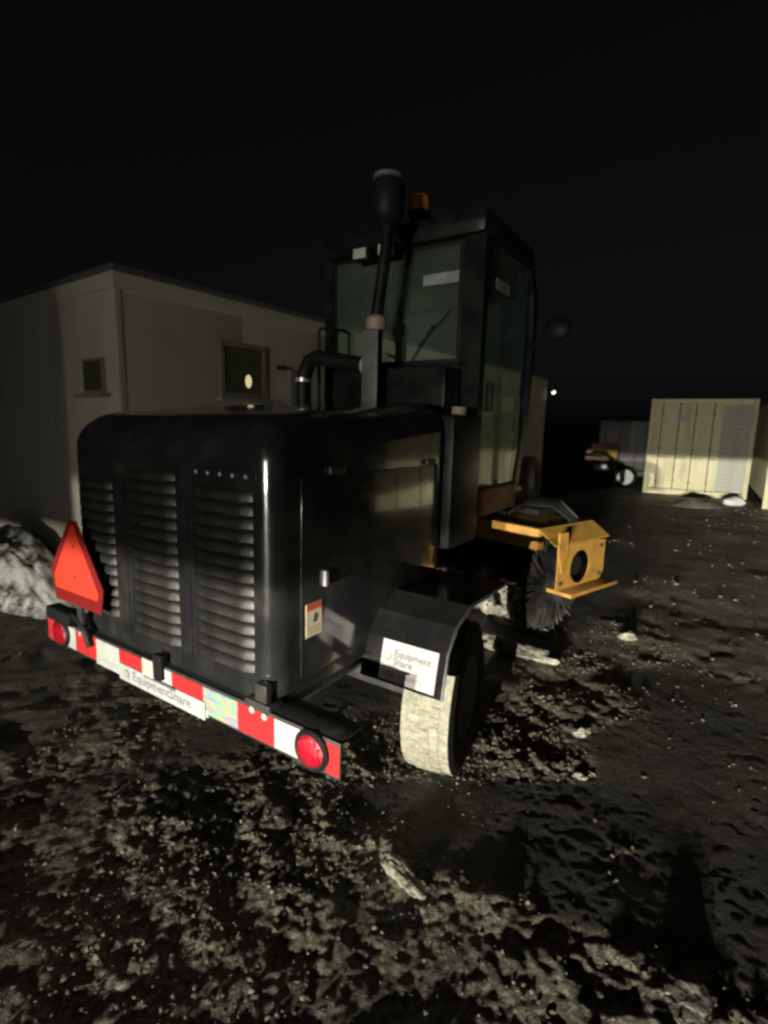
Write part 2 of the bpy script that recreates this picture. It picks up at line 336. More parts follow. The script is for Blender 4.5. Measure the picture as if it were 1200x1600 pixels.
def height(x, y, sp=0.0):
    m = rough_mask(x, y)
    def o(l, amp, seed, ang=0.4):
        xr = x * math.cos(ang) + y * math.sin(ang); yr = -x * math.sin(ang) + y * math.cos(ang)
        fade = 1.0 - sstep(np.asarray(sp) / l, 0.25, 0.6)
        return amp * (vnoise(xr / l, yr / l, seed) - 0.5) * 2 * fade
    z = o(2.6, 0.022, 1) + o(0.8, 0.016, 2, 1.1)
    def bil(l, amp, seed, ang):
        xr = x * math.cos(ang) + y * math.sin(ang); yr = -x * math.sin(ang) + y * math.cos(ang)
        fade = 1.0 - sstep(np.asarray(sp) / l, 0.2, 0.5)
        return amp * (np.abs(vnoise(xr / l, yr / l, seed) - 0.5) * 4 - 0.9) * fade
    def pn(l, amp, seed, ang):
        xr = x * math.cos(ang) + y * math.sin(ang); yr = -x * math.sin(ang) + y * math.cos(ang)
        fade = 1.0 - sstep(np.asarray(sp) / l, 0.25, 0.55)
        return amp * pnoise(xr / l, yr / l, seed) * fade
    m = m * (0.45 + 0.55 * sstep(vnoise(x * 4.1, y * 4.1, 31), 0.25, 0.75))
    lump = pn(0.42, 0.026, 5, 0.2) + pn(0.21, 0.017, 6, 0.9) + pn(0.10, 0.014, 7, 0.5) + pn(0.052, 0.0125, 8, 1.4) + pn(0.027, 0.0125, 13, 0.1)
    lump = lump + 0.030 * np.maximum(0, pn(0.13, 1.0, 41, 0.3) - 0.22) + 0.022 * np.maximum(0, pn(0.06, 1.0, 42, 1.0) - 0.18)
    z = z + lump * (0.13 + 0.87 * m) + (pn(0.033, 0.0032, 12, 0.8) + pn(0.07, 0.003, 17, 0.3)) * (0.35 + 0.65 * m)
    w = np.exp(-(((x - 0.26) ** 2 + (y - 2.45) ** 2) / 0.10)); z = z * (1 - 0.8 * w) - 0.012 * w
    return z
def graded(a0, a1, step, lo, hi, g):
    xs = list(np.arange(a0, a1, step)); st = step; p = xs[-1]
    while p < hi: st *= g; p += st; xs.append(p)
    st = step; p = xs[0]; left = []
    while p > lo: st *= g; p -= st; left.append(p)
    return np.array(left[::-1] + xs)
gx = graded(-1.4, 1.9, 0.0095, -320, 320, 1.03); gy = graded(1.0, 2.8, 0.0090, -60, 420, 1.03)
sx = np.gradient(gx); sy = np.gradient(gy)
X, Y = np.meshgrid(gx, gy); SP = np.maximum(*np.meshgrid(sx, sy))
Z = height(X, Y, SP)
nx, ny = len(gx), len(gy)
me = bpy.data.meshes.new('ground')
co = np.stack([X, Y, Z], -1).reshape(-1, 3)
idx = np.arange(nx * ny).reshape(ny, nx)
q = np.stack([idx[:-1, :-1], idx[:-1, 1:], idx[1:, 1:], idx[1:, :-1]], -1).reshape(-1, 4)
me.vertices.add(len(co)); me.vertices.foreach_set('co', co.ravel())
me.loops.add(q.size); me.loops.foreach_set('vertex_index', q.ravel())
me.polygons.add(len(q)); me.polygons.foreach_set('loop_start', np.arange(0, q.size, 4)); me.polygons.foreach_set('loop_total', np.full(len(q), 4))
me.update(calc_edges=True)
at = me.attributes.new('rough_patch', 'FLOAT', 'POINT'); at.data.foreach_set('value', rough_mask(X, Y).ravel())
me.polygons.foreach_set('use_smooth', np.ones(len(q), bool))
me.materials.append(MT['ground'])
ground = bpy.data.objects.new('ground', me); COL.objects.link(ground); ground['kind'] = 'structure'

# ------------------------------------------------------------------ low white building behind the machine
BAZ = 0.628                                           # direction of its long wall
bld = thing('site_building', 'low white flat-roofed site building standing alongside the black sweeper', 'building', (-2.2, 4.4, 0), -BAZ)
# local: +y along the long wall (away), +x out of the long wall, -x into the building
BL, BD, BH = 10.1, 5.2, 2.82
def panels(parent, n, horizontal_len, along_y, x, y, z0, z1, gap=0.006):
    src = None
    w = horizontal_len / n
    for k in range(n):
        if src is None:
            bm = bmesh.new()
            if along_y: box(bm, -0.03, 0.0, gap / 2, w - gap / 2, z0, z1, 0.003)
            else: box(bm, -w + gap / 2, -gap / 2, 0.0, 0.03, z0, z1, 0.003)
            src = obj('wall_panel', bm, 'wall', parent, smooth=True); o = src
        else: o = inst(src, parent)
        o.location = (x, y + k * w, 0) if along_y else (x - k * w, y, 0)
# wall core with a window opening is simple: core sits 30 mm inside, window built proud in a frame
mkbox('wall_core', 'wall_trim', bld, -BD + 0.04, -0.032, 0.032, BL - 0.03, 0.0, BH - 0.02)
panels(bld, 8, BL, True, 0.0, 0.0, 0.05, BH - 0.12)
panels(bld, 4, BD - 0.04, False, -0.034, 0.0, 0.05, BH - 0.12)
mkbox('corner_trim', 'wall', bld, -0.033, 0.006, -0.006, 0.05, 0.03, BH - 0.11, 0.003)
mkbox('corner_trim', 'wall', bld, -0.033, 0.006, BL + 0.001, BL + 0.03, 0.03, BH - 0.11, 0.003)
mkbox('roof', 'roof', bld, -BD - 0.02, 0.03, -0.03, BL + 0.04, BH - 0.005, BH + 0.05, 0.01)
mkbox('fascia', 'wall', bld, -0.02, 0.024, -0.024, BL + 0.03, BH - 0.13, BH - 0.007, 0.004)
mkbox('fascia', 'wall', bld, -BD, -0.021, -0.024, 0.02, BH - 0.13, BH - 0.007, 0.004)
def window(parent, y0, y1, z0, z1, on_long, lamp=False):  # lamp: adds the glow of a headlight reflected in the pane
    def bx(name, m, a0, a1, d0, d1, b0, b1, par, bev=0.003):
        # a along wall, d outwards, b height
        if on_long: return mkbox(name, m, par, d0, d1, a0, a1, b0, b1, bev)
        return mkbox(name, m, par, -a1, -a0, -d1, -d0, b0, b1, bev)
    w = bx('window', 'dark_void', y0, y1, 0.003, 0.012, z0, z1, parent, 0.0)
    t = 0.05 if on_long else 0.02
    for a0, a1, b0, b1 in ((y0 - t, y0, z0 - t, z1 + t), (y1, y1 + t, z0 - t, z1 + t), (y0, y1, z1, z1 + t), (y0, y1, z0 - t, z0)):
        bx('window_frame', 'frame_grey', a0, a1, 0.002, 0.032, b0, b1, w)
    nb = 9
    for k in range(nb):
        zz = z0 + (z1 - z0) * (k + 0.5) / nb
        bx('blind_slat', 'blind', y0 + 0.01, y1 - 0.01, 0.014, 0.020, zz - 0.03, zz + 0.02, w, 0.0)
    bx('pane', 'glass_win', y0 + 0.002, y1 - 0.002, 0.0262, 0.0292, z0 + 0.002, z1 - 0.002, w, 0.0)
    bx('window_sill', 'wall_trim', y0 - 0.09, y1 + 0.09, 0.004, 0.09, z0 - t - 0.04, z0 - t - 0.002, parent)
    if lamp:  # glowing disc stands in for a headlight reflected in the pane
        bm = bmesh.new(); bmesh.ops.create_icosphere(bm, subdivisions=2, radius=0.042)
        for v in bm.verts: v.co.z *= 1.6; v.co.x *= 0.1
        b = obj('lit_bulb', bm, 'bulb', w, smooth=True); b['label'] = 'glowing yellowish lamp behind the window pane'
        ya = y0 + 0.62 * (y1 - y0)
        b.location = (0.0215, ya, z0 + 0.28 * (z1 - z0)) if on_long else (-ya, -0.024, z0 + 0.3)
window(bld, 1.02, 1.49, 1.94, 2.38, True, lamp=True)  # lamp: headlight reflection in the pane
window(bld, 0.24, 0.55, 1.89, 2.14, False)
# downpipe and a small bracket on the long wall
bm = bmesh.new(); box(bm, 0.012, 0.075, 1.84, 1.96, 0.1, 2.24, 0.01); obj('door_post', bm, 'frame_grey', bld, smooth=True)
mkbox('wall_bracket', 'black_steel', bld, 0.004, 0.08, 1.70, 1.76, 2.22, 2.26, 0.008)

# ------------------------------------------------------------------ shipping containers
def container(label, origin, az, width, door_w, group):
    t = thing('shipping_container', label, 'container', origin, -az, group)
    H, L = 2.59, 6.06
    # local: x along the door face, -y out of the door face
    mkbox('shell', 'container', t, 0.05, width - 0.05, 0.06, L, 0.16, H - 0.03)
    for x in (0.0, width - 0.11): mkbox('corner_post', 'container', t, x, x + 0.11, 0.0, 0.11, 0.0, H, 0.012)
    mkbox('header_rail', 'container', t, 0.112, width - 0.112, 0.004, 0.10, H - 0.14, H - 0.004, 0.01)
    mkbox('sill_rail', 'container', t, 0.112, width - 0.112, 0.004, 0.10, 0.0, 0.15, 0.01)
    # side corrugation, both long sides
    n = 22; pitch = (L - 0.2) / n
    for side in (0, 1):
        bm = bmesh.new(); x = 0.0 if side == 0 else width
        for k in range(n):
            y0 = 0.12 + k * pitch
            xo = x + (0.006 if side == 0 else -0.006); xi = x + (0.052 if side == 0 else -0.052)
            prism(bm, [(xo, y0), (xo, y0 + pitch * 0.42), (xi, y0 + pitch * 0.55), (xi, y0 - pitch * 0.1)], 2, 0.17, H - 0.10)
        obj('side_corrugation', bm, 'container', t)
        mkbox('side_rail', 'container', t, x - 0.0 if side == 0 else x - 0.05, x + 0.05 if side == 0 else x, 0.112, L, H - 0.098, H - 0.002)
    dw = door_w / 2
    for k in range(2):
        x0 = 0.125 + k * dw; d = mkbox('door', 'container', t, x0 + 0.006, x0 + dw - 0.006, 0.02, 0.055, 0.165, H - 0.155, 0.006)
        # pressed panels: shallow vertical corrugation
        m_ = 3
        for j in range(m_):
            a = x0 + 0.04 + j * (dw - 0.08) / m_
            mkbox('door_panel', 'container', d, a + 0.012, a + (dw - 0.08) / m_ - 0.012, 0.006, 0.0195, 0.24, H - 0.23, 0.006)
        for f in (0.22, 0.74):
            x = x0 + f * dw
            r = mktube('lock_rod', 'container_rod', d, [(x, -0.018, 0.10), (x, -0.018, H - 0.09)], 0.017, 8)
            for z in (0.35, 1.25, 2.2): mkbox('rod_guide', 'container_rod', r, x - 0.035, x + 0.035, -0.012, 0.0055, z - 0.04, z + 0.04)
            mkbox('lock_handle', 'container_rod', r, x, x + 0.26, -0.052, -0.037, 1.0, 1.045, 0.005)
    if door_w < width - 0.4:  # grey slats put the shade on the right of the face into colour
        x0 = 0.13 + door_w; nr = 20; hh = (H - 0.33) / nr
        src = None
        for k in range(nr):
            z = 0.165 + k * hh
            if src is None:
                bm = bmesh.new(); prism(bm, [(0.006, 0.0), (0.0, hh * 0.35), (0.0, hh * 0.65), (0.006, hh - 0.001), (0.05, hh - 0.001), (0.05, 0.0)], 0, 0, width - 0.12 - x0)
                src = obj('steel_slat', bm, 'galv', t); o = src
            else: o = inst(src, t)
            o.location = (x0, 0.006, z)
    return t
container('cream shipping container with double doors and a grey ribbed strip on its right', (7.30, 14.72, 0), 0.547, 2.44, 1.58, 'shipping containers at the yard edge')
container('shipping container cut by the right edge of the picture', (8.72, 11.95, 0), 0.547, 2.44, 2.19, 'shipping containers at the yard edge')
container('cream shipping container beyond the right edge, next in the row', (10.95, 10.55, 0), 0.547, 2.44, 2.19, 'shipping containers at the yard edge')
container('cream shipping container last in the row, beyond the right edge', (13.2, 9.15, 0), 0.547, 2.44, 2.19, 'shipping containers at the yard edge')
mkbox_tag = mkbox('notice_sheet', 'decal_white', None, -0.09, 0.09, -0.002, 0.002, -0.10, 0.10)
mkbox_tag.location = Vector((7.30, 14.72, 2.1)) + 0.80 * Vector((math.cos(.547), -math.sin(.547), 0)) + 0.008 * Vector((-math.sin(.547), -math.cos(.547), 0)); mkbox_tag.rotation_euler = (0, 0, -.547)
tag(mkbox_tag, 'small pale notice stuck high on the cream container doors', 'notice')

# ------------------------------------------------------------------ dark trailer left of the containers
tr = thing('box_trailer', 'dark low box trailer with maroon tail and white wheel hub left of the container', 'trailer', (6.05, 15.9, 0), -0.30)
mkbox('body', 'dark_body', tr, 0.35, 3.0, 0.12, 2.1, 0.55, 2.0, 0.03)
for k in range(6): mkbox('side_rib', 'dark_body', tr, 0.5 + k * 0.42, 0.55 + k * 0.42, 0.07, 0.117, 0.56, 1.98, 0.006)
tl = mkbox('tail_panel', 'maroon', tr, 0.0, 0.92, 0.0, 0.10, 0.55, 1.32, 0.02)
mkbox('marker_strip', 'yellow_marker', tl, 0.05, 0.88, -0.012, -0.002, 0.92, 1.14, 0.004)
mkbox('number_plate', 'white_hub', tl, 0.24, 0.62, -0.014, -0.004, 0.58, 0.70, 0.003)
mkbox('chassis_rail', 'black_steel', tr, 0.05, 3.0, 0.14, 0.30, 0.36, 0.53, 0.01)
for yy in (0.0, 1.9):
    wh = mklathe('wheel', 'tyre_side', tr, [(0.17, -0.1), (0.31, -0.10), (0.345, -0.07), (0.345, 0.07), (0.31, 0.10), (0.17, 0.1)], axis=1, n=32, close=True, loc=(1.15, yy + 0.05, 0.345))
    mklathe('hub', 'white_hub', wh, [(0.225, -0.108), (0.20, -0.122), (0.07, -0.125), (0.05, -0.15), (0.01, -0.152)], axis=1, n=28)
for x in (0.15,): mkbox('stand_leg', 'black_steel', tr, x, x + 0.07, 0.12, 0.19, 0.0, 0.355)

# ------------------------------------------------------------------ unseen high trailer added left of the viewpoint to shade the building's end wall
ht = thing('cargo_trailer', 'tall grey cargo trailer on wheels parked left of the viewpoint, shading the building end wall', 'trailer', (-5.08, -4.2, 0), 0.12)
mkbox('cargo_box', 'pickup', ht, -7.5, 0.0, -1.2, 1.2, 0.90, 3.7, 0.03)
for k in range(9): mkbox('side_rib', 'pickup', ht, -7.2 + k * 0.85, -7.14 + k * 0.85, -1.225, -1.201, 0.96, 3.6)  # ribs of the added shade trailer
mkbox('trailer_frame', 'black_steel', ht, -7.4, -0.1, -0.45, 0.45, 0.82, 0.895)
for x in (-6.3, -5.1):
    for y in (-1.0, 1.0): mklathe('wheel', 'tyre_side', ht, [(0.25, -0.12), (0.46, -0.13), (0.5, -0.09), (0.5, 0.09), (0.46, 0.13), (0.25, 0.12), (0.02, 0.1)], axis=1, n=32, loc=(x, y, 0.5))  # wheels of the added shade trailer
for y in (-0.6, 0.6): mkbox('landing_leg', 'black_steel', ht, -1.6, -1.48, y - 0.06, y + 0.06, 0.0, 0.895)

# ------------------------------------------------------------------ heaps and small things in the yard
def heap(name, m, label, cat, loc, rx, ry, h, seed, rz=0.0, n=40, rough=0.25):
    bm = bmesh.new(); g = []
    for j in range(n + 1):
        row = []
        for i in range(n + 1):
            x, y = -1.25 + 2.5 * i / n, -1.25 + 2.5 * j / n
            d = math.hypot(x, y)
            z = h * max(0.0, 1 - d ** 1.6) if d < 1 else 0
            nz = mnoise.fractal(Vector((x * 2.1 + seed, y * 2.1, seed)), 0.8, 2.1, 5)
            z = z + (nz * rough * h) * max(0, min(1, 1.25 - d)) - 0.09 * max(0, d - 0.85) / 0.4
            row.append(bm.verts.new((x * rx, y * ry, z)))
        g.append(row)
    for j in range(n):
        for i in range(n): bm.faces.new((g[j][i], g[j][i + 1], g[j + 1][i + 1], g[j + 1][i]))
    o = obj(name, bm, m, None, smooth=True, loc=loc, rot=(0, 0, rz)); return tag(o, label, cat)
heap('snow_bank', 'snow', 'dirty white snow bank at the far left beside the building', 'snow bank', (-3.72, 5.02, 0.0), 1.5, 0.5, 0.50, 2.3, -0.63, 80, 0.24)
heap('dirt_mound', 'dirt_pile', 'low tan dirt mound in front of the cream container', 'dirt pile', (7.3, 12.05, 0), 0.65, 0.5, 0.20, 5.1, 0.3, 26)
bm = bmesh.new(); bmesh.ops.create_icosphere(bm, subdivisions=3, radius=0.2)
for v in bm.verts:
    k = 1 + 0.25 * mnoise.noise(v.co * 9); v.co = Vector((v.co.x * 1.25 * k, v.co.y * 0.8 * k, max(-0.08, v.co.z * 0.62 * k)))
tag(obj('plastic_sack', bm, 'white_sack', None, smooth=True, loc=(8.35, 12.35, 0.09)), 'crumpled white plastic sack lying between the two containers', 'sack')
# corrugated drain pipe poking up behind the snow bank
pts = [(-5.95 + 0.9 * math.sin(t * 1.3) , 7.6 + 0.15 * t, 0.62 + 0.75 * math.cos(t * 1.3)) for t in np.linspace(0.35, 1.25, 22)]
dp = mktube('drain_pipe', 'pipe_grey', None, pts, [0.13 + 0.012 * (k % 2) for k in range(22)], 14); tag(dp, 'grey curved drain pipe rising behind the snow bank', 'pipe')
# standing tyre and cone by the far end of the building
ty = thing('spare_tyre', 'pale mud-caked tyre standing against the far end of the white building', 'tyre', (3.14, 11.40, 0.0), RAD(54))
mklathe('tyre', 'muddy_tread', ty, [(0.27, -0.11), (0.46, -0.13), (0.54, -0.09), (0.54, 0.09), (0.46, 0.13), (0.27, 0.11)], axis=1, n=40, close=True, loc=(0, 0, 0.545))
mklathe('rim', 'steel_grey', ty, [(0.268, -0.08), (0.25, -0.03), (0.1, -0.02), (0.08, -0.05), (0.01, -0.05)], axis=1, n=32, loc=(0, 0, 0.545))
cn = thing('traffic_cone', 'dark traffic cone standing in front of the pale tyre', 'cone', (3.02, 11.5, 0.0), 0.2)
mklathe('cone_body', 'rubber_black', cn, [(0.19, 0.03), (0.03, 0.72), (0.02, 0.73)], axis=2, n=24)
mkbox('cone_base', 'rubber_black', cn, -0.22, 0.22, -0.22, 0.22, 0.0, 0.03, 0.008)
wlp = thing('wall_lamp', 'small lit lamp high on the far corner of the white building', 'lamp', (3.85, 12.62, 2.60), -BAZ)
mkbox('lamp_housing', 'black_steel', wlp, -0.05, 0.10, -0.10, 0.10, -0.05, 0.13, 0.02)
bm = bmesh.new(); bmesh.ops.create_icosphere(bm, subdivisions=2, radius=0.05); obj('lamp_bulb', bm, 'bulb2', wlp, smooth=True, loc=(0.09, -0.05, -0.06))
mb = thing('meter_box', 'black meter box mounted on the far end of the white wall', 'meter box', (2.76, 11.18, 2.0), -BAZ)
mkbox('box', 'black_steel', mb, 0.0, 0.14, -0.2, 0.14, 0.05, 0.28, 0.015); mkbox('conduit', 'black_steel', mb, 0.0, 0.06, -0.06, 0.0, -0.35, 0.049, 0.01)
rb = thing('red_wall_box', 'small red box on the white wall below the meter box', 'wall box', (2.67, 11.05, 1.6), -BAZ)
mkbox('box', 'maroon', rb, 0.0, 0.12, -0.1, 0.12, 0.0, 0.26, 0.015); mkbox('latch', 'clamp', rb, 0.121, 0.13, -0.02, 0.02, 0.1, 0.16)

# ------------------------------------------------------------------ THE SWEEPER
sw = thing('broom_sweeper', 'black ride-on broom sweeper with cab, louvred rear hood and yellow broom frame', 'sweeper', (-0.8852, 1.9671, 0), -0.5779)
# local axes: x = machine right, y = forward, z = up; rear bumper face at y = 0
# --- chassis
ch = mkbox('chassis', 'black_steel', sw, -0.42, -0.30, 0.12, 4.6, 0.48, 0.62, 0.01)
mkbox('chassis', 'black_steel', sw, 0.30, 0.42, 0.12, 4.6, 0.48, 0.62, 0.01)
mkbox('cross_member', 'black_steel', sw, -0.299, 0.299, 0.2, 0.32, 0.49, 0.61, 0.01)
mkbox('rear_axle', 'black_steel', sw, -0.58, 0.58, 0.97, 1.09, 0.30, 0.42, 0.02)
mkbox('engine_pan', 'black_steel', sw, -0.5, 0.5, 0.35, 1.5, 0.60, 0.66, 0.02)
# --- hood shell
def rounded_outline(hw, y0, y1, r, n=7):
    p = []
    for (cx, cy, a0) in ((hw - r, y0 + r, -90), (None, None, None), (-hw + r, y0 + r, 180)):
        if cx is None:
            p += [(hw, y1), (-hw, y1)]; continue
        for k in range(n + 1):
            a = RAD(a0 + 90 * k / n); p.append((cx + r * math.cos(a), cy + r * math.sin(a)))
    return p
HW, HY0, HY1, HZ0, HZ1 = 0.61, 0.03, 1.20, 0.685, 1.655
def ztop(y): return HZ1 + 0.085 * (y - HY0)
bm = bmesh.new(); loops = []; r = 0.075; rt_ = 0.13
base = rounded_outline(HW, HY0, HY1, r)
levels = [(0.0, HZ0, 0.0)] + [(0.0, None, 0.0)]
def ring(inset, zf, dz):
    out = []
    for (x, y) in base:
        sx_ = (HW - inset) / HW; yy = HY0 + inset + (y - HY0) * (HY1 - HY0 - inset) / (HY1 - HY0)
        xx = x * sx_
        crown = 0.03 * (1 - (xx / HW) ** 2) * max(0.0, dz) / rt_
        z = HZ0 + (ztop(yy) - rt_ - HZ0) * zf + dz + crown
        out.append(bm.verts.new((xx, yy, z)))
    return out
for zf in (0.0, 0.25, 0.5, 0.75, 1.0): loops.append(ring(0.0, zf, 0.0))
for k in range(1, 9):
    a = RAD(90 * k / 8); loops.append(ring(rt_ * (1 - math.cos(a)), 1.0, rt_ * math.sin(a)))
for k in range(1, 6): loops.append(ring(rt_ + (HW - rt_ - 0.02) * k / 5 * 0.99, 1.0, rt_))
n = len(base)
for a, b in zip(loops, loops[1:]):
    for k in range(n): bm.faces.new((a[k], a[(k + 1) % n], b[(k + 1) % n], b[k]))
bm.faces.new(loops[-1])
hood = obj('hood', bm, 'hood_paint', sw, smooth=True)
hood.scale = (1.033, 1, 1); hood.location = (-0.02, 0, 0)
mkbox('hood_base_strip', 'black_steel', hood, -0.60, 0.60, HY0 + 0.03, HY1 - 0.02, 0.645, HZ0 - 0.002, 0.005)
# louvres pressed into the rear face: three columns
def louvre_mesh(w):
    bm = bmesh.new(); h, d = 0.034, 0.017; n = 10
    prof = [(0.0, h)] + [(-d * math.sin(RAD(90 * k / 6)) , h - h * (1 - math.cos(RAD(90 * k / 6)))) for k in range(1, 7)]
    cols = []
    for i in range(n + 1):
        t = -1 + 2 * i / n; k = max(0.0, 1 - abs(t) ** 6) ** 0.5
        k = max(k, 0.02)
        cols.append([bm.verts.new((t * w / 2, y * k, z * 1.0 if z == h else z)) for (y, z) in prof] )
    for a, b in zip(cols, cols[1:]):
        for k in range(len(a) - 1): bm.faces.new((a[k], a[k + 1], b[k + 1], b[k]))
        ba, bb = a[-1], b[-1]
    return bm
for (cx, w, z0, nrow) in ((-0.425, 0.26, 0.80, 13), (-0.035, 0.31, 0.775, 15), (0.365, 0.31, 0.785, 14)):
    src = None
    for k in range(nrow):
        if src is None: src = obj('louvre', louvre_mesh(w), 'louvre_dust', hood, smooth=True, recalc=False); o = src
        else: o = inst(src, hood)
        o.location = (cx, HY0 - 0.0008, z0 + 0.0465 * k)
# dark slots under each louvre are real recess plates; raised stiffening bands between columns
for cx in (-0.235, 0.165): mkbox('stiffener', 'hood_paint', hood, cx - 0.028, cx + 0.028, HY0 - 0.006, HY0 + 0.004, 0.75, 1.46, 0.003)
mkbox('panel_rim', 'hood_paint', hood, -0.53, 0.53, HY0 - 0.007, HY0 + 0.004, 1.452, 1.49, 0.003)
# side access panel, its latch, hinges and warning decal
sp_ = mkbox('side_panel', 'hood_paint', hood, HW - 0.002, HW + 0.005, 0.16, 1.16, 0.74, 1.47, 0.003)
mkbox('panel_latch', 'clamp', sp_, HW + 0.006, HW + 0.022, 0.272, 0.292, 1.06, 1.12, 0.004)
dc = mkbox('warning_decal', 'decal_cream', sp_, HW + 0.0055, HW + 0.007, 0.182, 0.268, 0.885, 1.012); dc['label'] = 'cream warning sticker with a red top band'
mkbox('decal_band', 'decal_red', dc, HW + 0.0072, HW + 0.0082, 0.183, 0.267, 0.984, 1.0115)
bm = bmesh.new(); prism(bm, [(0.218, 0.935), (0.236, 0.935), (0.244, 0.955), (0.234, 0.972), (0.222, 0.962)], 0, HW + 0.0072, HW + 0.008); obj('decal_pictogram', bm, 'grey_text', dc)
for k in range(3): mkbox('decal_line', 'tan_cap', dc, HW + 0.0072, HW + 0.0078, 0.192, 0.258, 0.898 + 0.010 * k, 0.901 + 0.010 * k)
for yy in (0.3, 1.02): mkbox('panel_hinge', 'black_steel', sp_, HW + 0.004, HW + 0.02, yy, yy + 0.09, 1.472, 1.50, 0.004)
for k in range(5): mktube('rear_bolt', 'clamp', hood, [(0.25 + k * 0.062, HY0 - 0.010, 1.472), (0.25 + k * 0.062, HY0 - 0.004, 1.472)], 0.007, 8)
# --- rear bumper with its tape
bp_ = mkbox('rear_bumper', 'black_steel', sw, -0.92, 0.92, 0.0, 0.012, 0.555, 0.682, 0.003)
mkbox('bumper_shelf', 'black_steel', bp_, -0.915, 0.915, 0.0125, 0.13, 0.672, 0.682, 0.003)
mkbox('bumper_bracket', 'black_steel', bp_, -0.40, -0.32, 0.0125, 0.16, 0.57, 0.67); mkbox('bumper_bracket', 'black_steel', bp_, 0.32, 0.40, 0.0125, 0.16, 0.57, 0.67)
TZ0, TZ1 = 0.566, 0.672
for (a, b, m) in ((-0.92, -0.845, 'red_tape'), (-0.735, -0.655, 'white_tape'), (-0.655, -0.475, 'red_tape'), (-0.475, -0.29, 'white_tape'), (-0.29, -0.10, 'red_tape'),
                  (0.0, 0.08, 'white_tape'), (0.08, 0.27, 'red_tape'), (0.27, 0.46, 'prism'), (0.46, 0.64, 'red_tape'), (0.64, 0.755, 'white_tape'), (0.865, 0.919, 'red_tape')):
    nm = {'red_tape': 'red_tape_piece', 'white_tape': 'white_tape_piece', 'prism': 'rainbow_tape_piece'}[m]
    mkbox(nm, m, bp_, a + 0.0008, b - 0.0008, -0.0022, -0.0005, TZ0, TZ1)
mkbox('white_tape_piece', 'white_tape', bp_, -0.475, 0.30, -0.0034, -0.0024, 0.553, 0.585)
npl = mkbox('name_plate', 'plate_white', bp_, -0.285, 0.285, -0.0075, -0.0040, 0.540, 0.612, 0.001); npl['label'] = 'white name plate with grey lettering on the bumper'
text('lettering', 'EquipmentShare', 0.058, 'pale_text', npl, (-0.185, -0.0078, 0.562), (RAD(90), 0, 0), squash=1.02)
bm = bmesh.new(); arc_band(bm, 0.013, 0.020, RAD(-60), RAD(110), -0.0085, -0.0078); o = obj('logo_arc', bm, 'pale_text', npl); o.location = (-0.23, 0, 0.576)
bm = bmesh.new(); arc_band(bm, 0.013, 0.020, RAD(125), RAD(260), -0.0085, -0.0078); o = obj('logo_arc', bm, 'pink_text', npl); o.location = (-0.23, 0, 0.576)
mkbox('plate_holder', 'galv', bp_, -0.10, -0.025, -0.016, -0.004, 0.615, 0.690, 0.004)
lt = mkbox('hood_latch', 'rubber_black', bp_, -0.02, 0.035, -0.018, 0.012, 0.625, 0.728, 0.006)
mkbox('latch_ledge', 'steel_grey', bp_, -0.10, 0.11, -0.012, -0.0045, 0.604, 0.6135, 0.002)
for x in (-0.775, 0.81):
    tl = mklathe('tail_light', 'rubber_black', bp_, [(0.050, -0.002), (0.0695, -0.003), (0.0695, -0.012), (0.062, -0.020), (0.054, -0.018), (0.050, -0.012)], axis=1, n=40, close=True, loc=(x, 0, 0.624))
    bm = bmesh.new(); lathe(bm, [(0.0525, -0.003), (0.0525, -0.016), (0.046, -0.021), (0.03, -0.0235), (0.012, -0.0245), (0.002, -0.0246)], 1, 36)
    obj('lens', bm, 'lens_red', tl, smooth=True)
    for k in range(-3, 4):
        hh = math.sqrt(max(0.0, 0.048 ** 2 - (k * 0.0135) ** 2))
        mkbox('lens_rib', 'lens_red', tl, k * 0.0135 - 0.0025, k * 0.0135 + 0.0025, -0.0262, -0.016, -hh, hh, 0.001)
for (x, z) in ((-0.60, 0.678), (0.60, 0.678), (0.54, 0.684)):
    mklathe('bumper_bolt', 'clamp', bp_, [(0.013, -0.010), (0.013, -0.002)], axis=1, n=8, loc=(x, 0, z - 0.012))
mkbox('bumper_cleat', 'black_steel', bp_, 0.50, 0.62, -0.006, 0.06, 0.684, 0.705, 0.005)
mkbox('bumper_cleat', 'black_steel', bp_, 0.545, 0.60, 0.0, 0.03, 0.7055, 0.77, 0.005)
# left light bracket (black arm over the bumper)
mkbox('light_guard', 'rubber_black', bp_, -0.86, -0.64, -0.035, 0.03, 0.690, 0.755, 0.012)
mktube('guard_arm', 'rubber_black', bp_, [(-0.66, -0.01, 0.74), (-0.58, -0.02, 0.745), (-0.52, -0.02, 0.70), (-0.505, -0.012, 0.63)], 0.017, 10)
# --- slow-moving emblem
em = thing_em = mkprism('slow_vehicle_emblem', 'smv_red', sw, [(-0.775, 0.955), (-0.75, 0.815), (-0.36, 0.815), (-0.335, 0.93), (-0.522, 1.205), (-0.588, 1.205)], 1, -0.030, -0.026)
em['label'] = 'orange-red slow-moving-vehicle triangle with darker border'
mkprism('emblem_centre', 'smv_orange', em, [(-0.742, 0.872), (-0.380, 0.872), (-0.368, 0.903), (-0.542, 1.182), (-0.566, 1.182), (-0.747, 0.93)], 1, -0.0325, -0.0302)
for (x, z) in ((-0.555, 1.09), (-0.555, 0.95)): mklathe('emblem_rivet', 'smv_red', em, [(0.005, -0.036), (0.005, -0.0326)], axis=1, n=8, loc=(x, 0, z))
mkbox('emblem_post', 'black_steel', em, -0.575, -0.535, -0.0255, -0.012, 0.69, 1.15)
